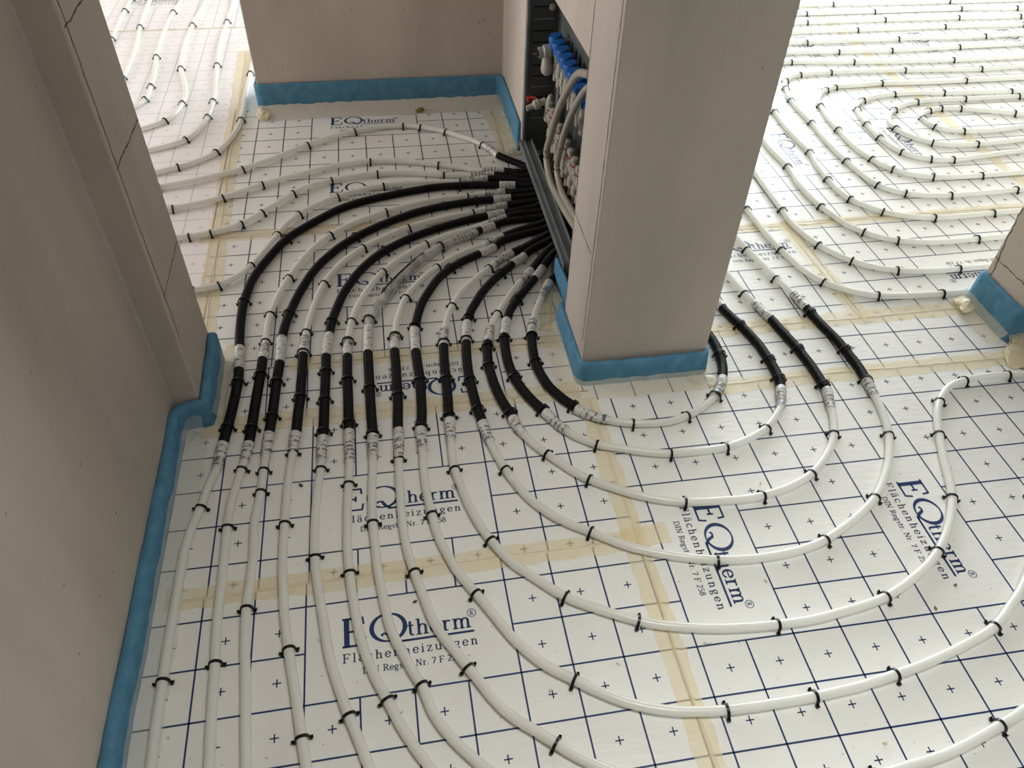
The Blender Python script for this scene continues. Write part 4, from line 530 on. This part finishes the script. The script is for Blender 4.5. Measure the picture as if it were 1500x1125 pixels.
  ["milky heating pipe, fifth pipe left of the back wall in the bright room","the fifth pipe left of the back wall","top",[[-1.1081,4.821,0.0095],[-1.096,4.3872,0.0095],[-1.088,4.1007,0.0095],[-1.0824,4.0113,0.0095],[-1.0603,3.7916,0.0095],[-1.0517,3.5758,0.0095],[-1.0539,3.4335,0.0095],[-1.0752,3.2626,0.0095]],[[0,"t"]],[[-1.0824,4.0113],[-1.0539,3.4335]],"pipes in the room left of the back wall"],
  ["milky heating pipe, fourth pipe left of the back wall in the bright room","the fourth pipe left of the back wall","top",[[-0.9314,4.8086,0.0095],[-0.942,4.375,0.0095],[-0.9576,4.2007,0.0095],[-0.9639,3.898,0.0095],[-0.9517,3.641,0.0095],[-0.9305,3.4492,0.0095],[-0.9258,3.3325,0.0095],[-0.9299,3.2096,0.0095],[-0.9645,3.1387,0.0095],[-1.0332,3.0448,0.0095]],[[0,"t"]],[[-0.9576,4.2007],[-0.9517,3.641],[-0.9258,3.3325],[-0.9299,3.2096]],"pipes in the room left of the back wall"],
  ["milky heating pipe, third pipe left of the back wall in the bright room","the third pipe left of the back wall","top",[[-0.8044,4.7997,0.0095],[-0.8209,4.3655,0.0095],[-0.8448,4.0172,0.0095],[-0.8492,3.7404,0.0095],[-0.8296,3.5035,0.0095],[-0.7978,3.367,0.0095],[-0.7783,3.2583,0.0095],[-0.7782,3.1564,0.0095],[-0.7946,3.0667,0.0095],[-0.8222,3.0107,0.0095],[-0.9065,2.9457,0.0095],[-1.0246,2.8765,0.0095]],[[0,"t"]],[[-0.8448,4.0172],[-0.8296,3.5035],[-0.7782,3.1564],[-0.8222,3.0107]],"pipes in the room left of the back wall"],
  ["milky heating pipe, second pipe left of the back wall in the bright room","the second pipe left of the back wall","top",[[-0.6877,4.7915,0.0095],[-0.6822,4.3545,0.0095],[-0.6874,4.0486,0.0095],[-0.6934,3.7582,0.0095],[-0.6817,3.5258,0.0095],[-0.6655,3.2864,0.0095],[-0.6606,3.163,0.0095],[-0.6664,3.0235,0.0095],[-0.6896,2.9167,0.0095],[-0.7249,2.8436,0.0095],[-0.7845,2.8023,0.0095],[-0.8539,2.7735,0.0095],[-0.9902,2.7031,0.0095]],[[0,"t"]],[[-0.6874,4.0486],[-0.6817,3.5258],[-0.6606,3.163],[-0.6664,3.0235],[-0.7249,2.8436]],"pipes in the room left of the back wall"],
  ["milky heating pipe, pipe touching the back wall corner in the bright room","the pipe touching the back wall corner","top",[[-0.5245,4.0529,0.0095],[-0.5296,3.7925,0.0095],[-0.5323,3.5712,0.0095],[-0.5333,3.4246,0.0095],[-0.5364,3.2077,0.0095],[-0.5373,2.9863,0.0095],[-0.5587,2.8526,0.0095],[-0.6036,2.7353,0.0095],[-0.6611,2.6758,0.0095],[-0.7263,2.6389,0.0095],[-0.7976,2.6085,0.0095],[-0.9386,2.5547,0.0095]],[[0,"t"]],[[-0.5333,3.4246],[-0.5373,2.9863],[-0.6054,2.7303],[-0.7263,2.6389]],"pipes in the room left of the back wall"]
]
R_T,R_S,R_W=.0095,.0127,.0122
ORD=['first','second','third','fourth','fifth','sixth','seventh','eighth','ninth','tenth','eleventh','twelfth','thirteenth','fourteenth','fifteenth','sixteenth','seventeenth','eighteenth']
# clips: arched strap with two barbed feet
def clip_meshes(r,zc):
    w=.0028; th=.0027; b=MB()
    pr=[(-(r+.0045),.0035)]+[((r+.0012)*math.cos(math.radians(a)),zc+(r+.0012)*math.sin(math.radians(a))) for a in range(188,-9,-14)]+[((r+.0045),.0035)]
    n=len(pr); 
    for i,(x,z) in enumerate(pr):
        a=pr[max(i-1,0)];c=pr[min(i+1,n-1)]; dx,dz=c[0]-a[0],c[1]-a[1]; l=math.hypot(dx,dz); nx,nz=-dz/l*th,dx/l*th
        b.v+=[(x,-w,z),(x,w,z),(x+nx,w,z+nz),(x+nx,-w,z+nz)]
    for i in range(n-1):
        for k in range(4): k2=(k+1)%4; b.f.append((4*i+k,4*i+k2,4*i+4+k2,4*i+4+k))
    b.f+=[(3,2,1,0),(4*n-4,4*n-3,4*n-2,4*n-1)]
    strap=b.me('pipe_clip','clip')
    f=MB(); x=r+.004
    f.box(x-.0015,x+.0035,-.0034,.0034,.0008,.0060)
    f.v+=[(x+.003,-.0028,.0022),(x+.003,.0028,.0022),(x+.0058,.0024,.0062),(x+.0058,-.0024,.0062),(x+.003,-.0028,.0062),(x+.003,.0028,.0062),(x+.0054,.0024,.0098),(x+.0054,-.0024,.0098)]
    f.f+=[(8,9,10,11),(15,14,13,12),(8,12,13,9),(9,13,14,10),(10,14,15,11),(11,15,12,8)]
    return strap,f.me('barbed_foot','clip')
CLIP={'t':clip_meshes(R_T,.0098),'s':clip_meshes(R_S,.0128)}
def add_clip(x,y,ang,kind,label,group,rnd):
    st,ft=CLIP[kind]
    o=obj('pipe_clip',st,None,(x,y,0),(rnd.uniform(-.12,.12),0,ang)); tag(o,label,'pipe clip',group)
    a=obj('barbed_foot',ft,o); c=obj('barbed_foot',ft,o); c.rotation_euler=(0,0,PI)
def sub(path,idx,a,b): return [p for p,i in zip(path,idx) if a-1e-6<=i<=b+1e-6]
def corrugated(P,r):
    Q=resample(P,.0012); return MB().tube(Q,lambda i,u:r-(0,.0002,.0024,.0002)[i%4],14)
def wrap_print(P,seed):
    rnd=random.Random(seed); Q=resample(P,.002); L=len(Q)*.002; vs=[];fs=[]
    quads=[]; y=.004+rnd.uniform(0,.004)
    while y<L-.008:
        text2d('wego  wego  wego ',.0062*rnd.uniform(.9,1.1),rnd.uniform(-.08,0),y,.02,.17,.10,1.0,quads); 
        y+=rnd.uniform(.010,.015)
    N=len(Q)
    def mp(s,t):
        k=max(0,min(N-2,int(t/.002))); f=t/.002-k; p=Q[k].lerp(Q[k+1],max(0,min(1,f))); tg=(Q[k+1]-Q[k]).normalized(); sx=tg.cross(Vector((0,0,1))).normalized(); sz=sx.cross(tg); an=s/R_W; return p+(sx*math.cos(an)+sz*math.sin(an))*(R_W+.0009)
    sl=rnd.uniform(-.12,.12)
    for q in quads:
        xs=[p[0] for p in q]
        n=len(vs); vs+=[tuple(mp(p[0],max(.001,min(L-.003,p[1]+p[0]*sl)))) for p in q]; fs.append((n,n+1,n+2,n+3))
    return mesh('tape_print',vs,fs,'tape_ink')
rnd=random.Random(11)
for pi,(label,short,end,pts,tags,clips,group) in enumerate(PIPES):
    fan=len(tags)>1 or tags[0][1]!='t'
    path,idx=catmull(pts,.008 if fan else .014)
    root=empty('heating_pipe',(path[-1].x,path[-1].y,0)); tag(root,label,'heating pipe',group)
    inv=root.location.copy()
    def put(name,mb,m,parent=root,smooth=True):
        mb.v=[(x-inv.x,y-inv.y,z) for x,y,z in mb.v] if parent is root else mb.v
        return obj(name,mb.me(name,m,smooth),parent)
    sides=14 if fan else 10
    put('tube',MB().tube(resample(path,.007 if fan else .012),R_T,sides),'tube')
    for k,(i0,kind) in enumerate(tags):
        i1=tags[k+1][0] if k+1<len(tags) else len(pts)-1
        P=sub(path,idx,i0,i1)
        if len(P)<2 or kind=='t': continue
        if kind=='b': autosmooth(put('black_sleeve',corrugated(P,R_S),'sleeve'),60)
        elif kind=='p':
            # tape overlaps what it joins by a few millimetres
            t0=(P[0]-P[1]).normalized(); t1=(P[-1]-P[-2]).normalized(); P=[P[0]+t0*.004]+P+[P[-1]+t1*.004]
            Q=resample(P,.0022); n=len(Q); ph=rnd.uniform(0,6)
            prev=tags[k-1][1] if k else 't'; nxt=tags[k+1][1] if k+1<len(tags) else 't'
            ra=R_S+.0007 if prev!='t' else R_T+.0012; rb=R_S+.0007 if nxt!='t' else R_T+.0012
            rr=[rnd.uniform(-.0005,.0006) for _ in range(n)]
            w=put('tape_wrap',MB().tube(Q,lambda i,u:ra+(rb-ra)*min(1,max(0,(i/(n-1)-.25)/.5))+rr[i]+.0004*math.sin(3*u+ph+i*.4),14),'wrap',smooth=True)
            me=wrap_print(P,pi*31+k); 
            for v in me.vertices: v.co=(v.co.x-inv.x,v.co.y-inv.y,v.co.z)
            obj('tape_print',me,w)
        elif kind=='f':
            n=len(P); Q=resample(P,.005); n=len(Q); ph=[rnd.uniform(0,6.3) for _ in range(4)]
            put('black_strip',MB().tube(resample([p+Vector((-.006,.004,.002)) for p in P[int(len(P)*.35):int(len(P)*.75)]],.006),.0085,10),'sleeve')
            w=put('clear_film',MB().tube(Q,lambda i,u:.0122+.0100*math.sin(PI*i/(n-1))**.7*max(0,math.cos(u+2.6))**2+.0013*math.sin(6*u+i*.07+ph[0])+.0009*math.sin(11*u-i*.05+ph[1])+.0004*math.sin(i*.9+3*u),20,False),'film')
            me=wrap_print(P[2:14],991)
            for v in me.vertices: v.co=(v.co.x-inv.x,v.co.y-inv.y,v.co.z)
            obj('film_print',me,w)
    # clips
    used=0
    for ci,(cx,cy) in enumerate(clips):
        j=min(range(len(path)),key=lambda q:(path[q].x-cx)**2+(path[q].y-cy)**2+(1 if path[q].z>.05 else 0))
        t=(path[min(j+1,len(path)-1)]-path[max(j-1,0)]); ang=math.atan2(t.y,t.x)-PI/2
        kind='t'
        for (i0,kd) in tags:
            if idx[j]>=i0: kind='t' if kd=='t' else 's'
        where={'cabinet':'from the cabinet','column':'from the column','top':'from its far end'}[end]
        add_clip(path[j].x,path[j].y,ang,kind,'black clip on %s, %s %s'%(short,ORD[ci],where),'black clips holding the pipes down',rnd)

# ---------------------------------------------------------------- manifold cabinet in the wall niche
cab=empty('manifold_cabinet',(.56,2.13,0)); tag(cab,'open sheet steel manifold cabinet recessed in the wall beside the column','cabinet')
def cp(name,mb,m,parent=None,smooth=False):
    p=parent or cab; mb.v=[(x-.56,y-2.13,z) for x,y,z in mb.v]; return obj(name,mb.me(name,m,smooth),p)
cp('back_panel',MB().box(.612,.618,1.65,2.618,.015,.668),'dark_steel')
side=cp('side_panel',MB().box(.512,.612,2.612,2.618,.015,.668),'dark_steel')
cp('side_panel',MB().box(.512,.612,1.645,1.651,.015,.668),'dark_steel')
cp('top_panel',MB().box(.512,.612,1.651,2.612,.662,.668),'dark_steel')
for k in range(13):
    z=.14+k*.038
    obj('slot',MB().box(.530-.56,.598-.56,2.6105-2.13,2.6125-2.13,z,z+.004).me('slot','slot' if k%3 else 'nickel'),side)
for x,z in ((.536,.60),(.59,.585),(.594,.555),(.59,.52)):
    obj('plaster_smear',MB().lathe((x-.56,2.611-2.13,z),(0,-1,0),[(0,.012),(.003,.009),(.005,.002)],9).me('plaster_smear','mortar'),side)
rail=cp('front_rail',MB().box(.500,.540,1.60,2.625,.052,.056).box(.498,.5015,1.60,2.625,.030,.056).box(.512,.516,1.60,2.625,.056,.062).box(.5375,.541,1.60,2.625,.056,.068),'steel')
cp('corner_post',MB().box(.506,.514,2.600,2.626,.03,.668),'steel')
def hose(pts,r,label):
    p,_=catmull(pts,.012); o=obj('filling_hose',MB().tube(p,r,12).me('filling_hose','hose',True)); tag(o,label,'hose','hoses hanging in the cabinet'); return o
hose([(.528,1.86,.61),(.526,1.969,.568),(.526,2.06,.49),(.526,2.162,.381),(.526,2.242,.255),(.526,2.286,.17),(.526,2.215,.123),(.526,2.075,.131),(.526,1.962,.148),(.528,1.84,.17)],.011,'pale hose on the outside of the cabinet, hanging in the widest curve')
hose([(.538,1.80,.60),(.537,1.90,.56),(.536,2.00,.47),(.536,2.09,.36),(.536,2.15,.25),(.536,2.17,.185),(.536,2.10,.15),(.536,1.99,.16),(.538,1.86,.18)],.010,'pale hose inside the cabinet, nested within the wider hose curve')
man=empty('manifold',(.565,2.15,.25)); tag(man,'plated heating manifold with blue caps inside the wall cabinet','manifold')
def mp_(name,mb,m,parent=None,smooth=True):
    mb.v=[(x-.565,y-2.15,z-.25) for x,y,z in mb.v]; o=obj(name,mb.me(name,m),parent or man); return autosmooth(o) if smooth else o
mp_('return_bar',MB().lathe((.580,1.72,.435),(0,1,0),[(0,.017),(.74,.017)],16),'nickel')
mp_('supply_bar',MB().lathe((.570,1.72,.215),(0,1,0),[(0,.017),(.76,.017)],16),'nickel')
for y in (1.76,2.44):
    mp_('bracket',MB().box(.585,.612,y-.012,y+.012,.17,.48),'steel',smooth=False)
for k in range(12):
    y=2.455-k*.0545
    c=mp_('valve_cap',MB().lathe((.578,y,.452),(-.25,0,1),[(0,.018),(.004,.0235),(.030,.0235),(.038,.020),(.040,.006)],18),'blue_cap')
    obj('cap_collar',MB().lathe((.580-.565,y-2.15,.445-.25),(-.25,0,1),[(0,.015),(.012,.015)],14).me('cap_collar','white_plastic'),c)
    mp_('outlet',MB().lathe((.580,y,.42),(0,0,-1),[(0,.013),(.02,.013),(.022,.016),(.045,.016),(.047,.011),(.075,.011)],12),'white_plastic' if k%2 else 'nickel')
    y2=2.43-k*.0545
    fm=mp_('flow_meter',MB().lathe((.566,y2,.225),(-.12,0,1),[(0,.013),(.012,.013),(.014,.009),(.042,.009),(.044,.0125),(.056,.0125),(.060,.006)],12),'white_plastic')
    obj('red_ring',MB().lathe((.566-.565-.004,y2-2.15,.225-.25+.028),(-.12,0,1),[(0,.0098),(.006,.0098)],12).me('red_ring','red'),fm)
    mp_('outlet',MB().lathe((.570,y2,.205),(0,0,-1),[(0,.012),(.02,.012),(.022,.0155),(.045,.0155),(.047,.0105),(.075,.0105)],12),'white_plastic')
v=mp_('ball_valve',MB().lathe((.575,2.47,.435),(-1,0,-.1),[(0,.016),(.012,.016),(.016,.022),(.036,.022),(.040,.017),(.055,.017)],16).lathe((.548,2.47,.43),(0,-.3,-1),[(0,.014),(.03,.017),(.05,.020),(.062,.017),(.07,.008)],14),'white_plastic')
obj('open_bore',MB().lathe((.518-.565,2.468-2.15,.4295-.25),(-1,0,-.1),[(0,.0125),(.0035,.0125)],16).me('open_bore','bore'),v)
mp_('drain_valve',MB().lathe((.560,2.50,.255),(-.9,-.1,-.3),[(0,.012),(.02,.012),(.024,.017),(.04,.017),(.046,.010),(.07,.010)],14).lathe((.57,2.49,.19),(0,-.2,1),[(0,.014),(.06,.015),(.085,.012),(.10,.006)],14),'white_plastic')
mp_('valve_key',MB().lathe((.535,2.535,.25),(-1,.6,-.2),[(0,.006),(.035,.006)],8).box(.505,.515,2.53,2.56,.236,.25),'red')

# ---------------------------------------------------------------- small loose bits
def wad(x,y,r,seed,label,m='skirt_tape',sq=.55,cat='tape wad'):
    bm=bmesh.new(); bmesh.ops.create_icosphere(bm,subdivisions=3,radius=r); rn=random.Random(seed); dirs=[Vector((rn.gauss(0,1),rn.gauss(0,1),rn.gauss(0,1))).normalized() for _ in range(16)]
    for v in bm.verts:
        d=v.co.normalized(); k=1+.55*sum(abs(d.dot(q))**9*(1 if i%2 else -.6) for i,q in enumerate(dirs))+rn.uniform(-.14,.14); v.co=d*r*k; v.co.z*=sq
    zmin=min(v.co.z for v in bm.verts)
    for v in bm.verts: v.co.z-=zmin
    me=bpy.data.meshes.new('tape_wad'); bm.to_mesh(me); bm.free(); me.materials.append(M[m])
    o=obj('tape_wad',me,None,(x,y,.0012)); tag(o,label,cat,'scraps on the floor'); return o
wad(1.648,1.545,.024,3,'crumpled amber tape wad at the far foot of the blue doorway strip','tape_seam',.32)
wad(1.700,1.345,.034,4,'larger crumpled amber tape wad in front of the blue doorway strip','tape_seam',.3)
wad(.768,1.345,.017,5,'crumpled milky tape wad at the front foot of the column','skirt',.5)
wad(-.455,3.02,.022,7,'crumpled amber tape at the outer foot of the back wall','tape_seam',.5)
wad(.468,2.615,.018,8,'milky foil scrap under the far end of the cabinet rail','skirt',.8)
wad(.157,3.005,.010,9,'small brown crumb lying by the back wall strip','crumb',.7,'crumb')
def scrap(x,y,s,a,m,label,seed):
    rn=random.Random(seed); b=MB(); vs=[]
    pts=[(math.cos(t*PI/3)*s*rn.uniform(.5,1.1),math.sin(t*PI/3)*s*.55*rn.uniform(.5,1.1)) for t in range(6)]
    b.v=[(px,py,rn.uniform(0,.001)) for px,py in pts]+[(px*.7,py*.7,s*.35+rn.uniform(0,.003)) for px,py in pts]
    b.f=[(5,4,3,2,1,0),(6,7,8,9,10,11)]+[(i,(i+1)%6,6+(i+1)%6,6+i) for i in range(6)]
    o=obj('plaster_scrap',b.me('plaster_scrap',m),None,(x,y,.0006),(0,0,a)); tag(o,label,'scrap','scraps on the floor')
scrap(0.5313,0.6432,0.0090,0.00,'win_frame','grey plastic sliver beside the vertical tape seam',0)
scrap(0.2091,0.5964,0.0070,1.30,'mortar','white crumb between the two front pipes',1)
scrap(0.3481,0.6273,0.0060,2.60,'mortar','white crumb left of the vertical tape seam',2)
scrap(-0.0636,0.5987,0.0060,3.90,'mortar','white crumb below the large logo',3)
scrap(0.6999,0.7555,0.0060,5.20,'mortar','white crumb beside the turned logo',4)
scrap(1.0913,0.6879,0.0060,6.50,'crumb','brown crumb under the far right logo',5)
scrap(1.0199,0.6445,0.0060,7.80,'crumb','brown crumb on the print line below the far right logo',6)
scrap(0.7818,0.4127,0.0080,9.10,'mortar','flat white scrap in the lowest grid row at right',7)
scrap(0.7902,1.0038,0.0060,10.40,'mortar','white crumb under the second loop round the column',8)
scrap(-0.2576,1.1453,0.0080,11.70,'joint','dark grey flake left of the upper logo',9)
scrap(-0.0242,0.8153,0.0060,13.00,'joint','dark crumb above the large logo',10)
scrap(-0.2132,0.7608,0.0060,14.30,'mortar','white crumb left of the large logo',11)
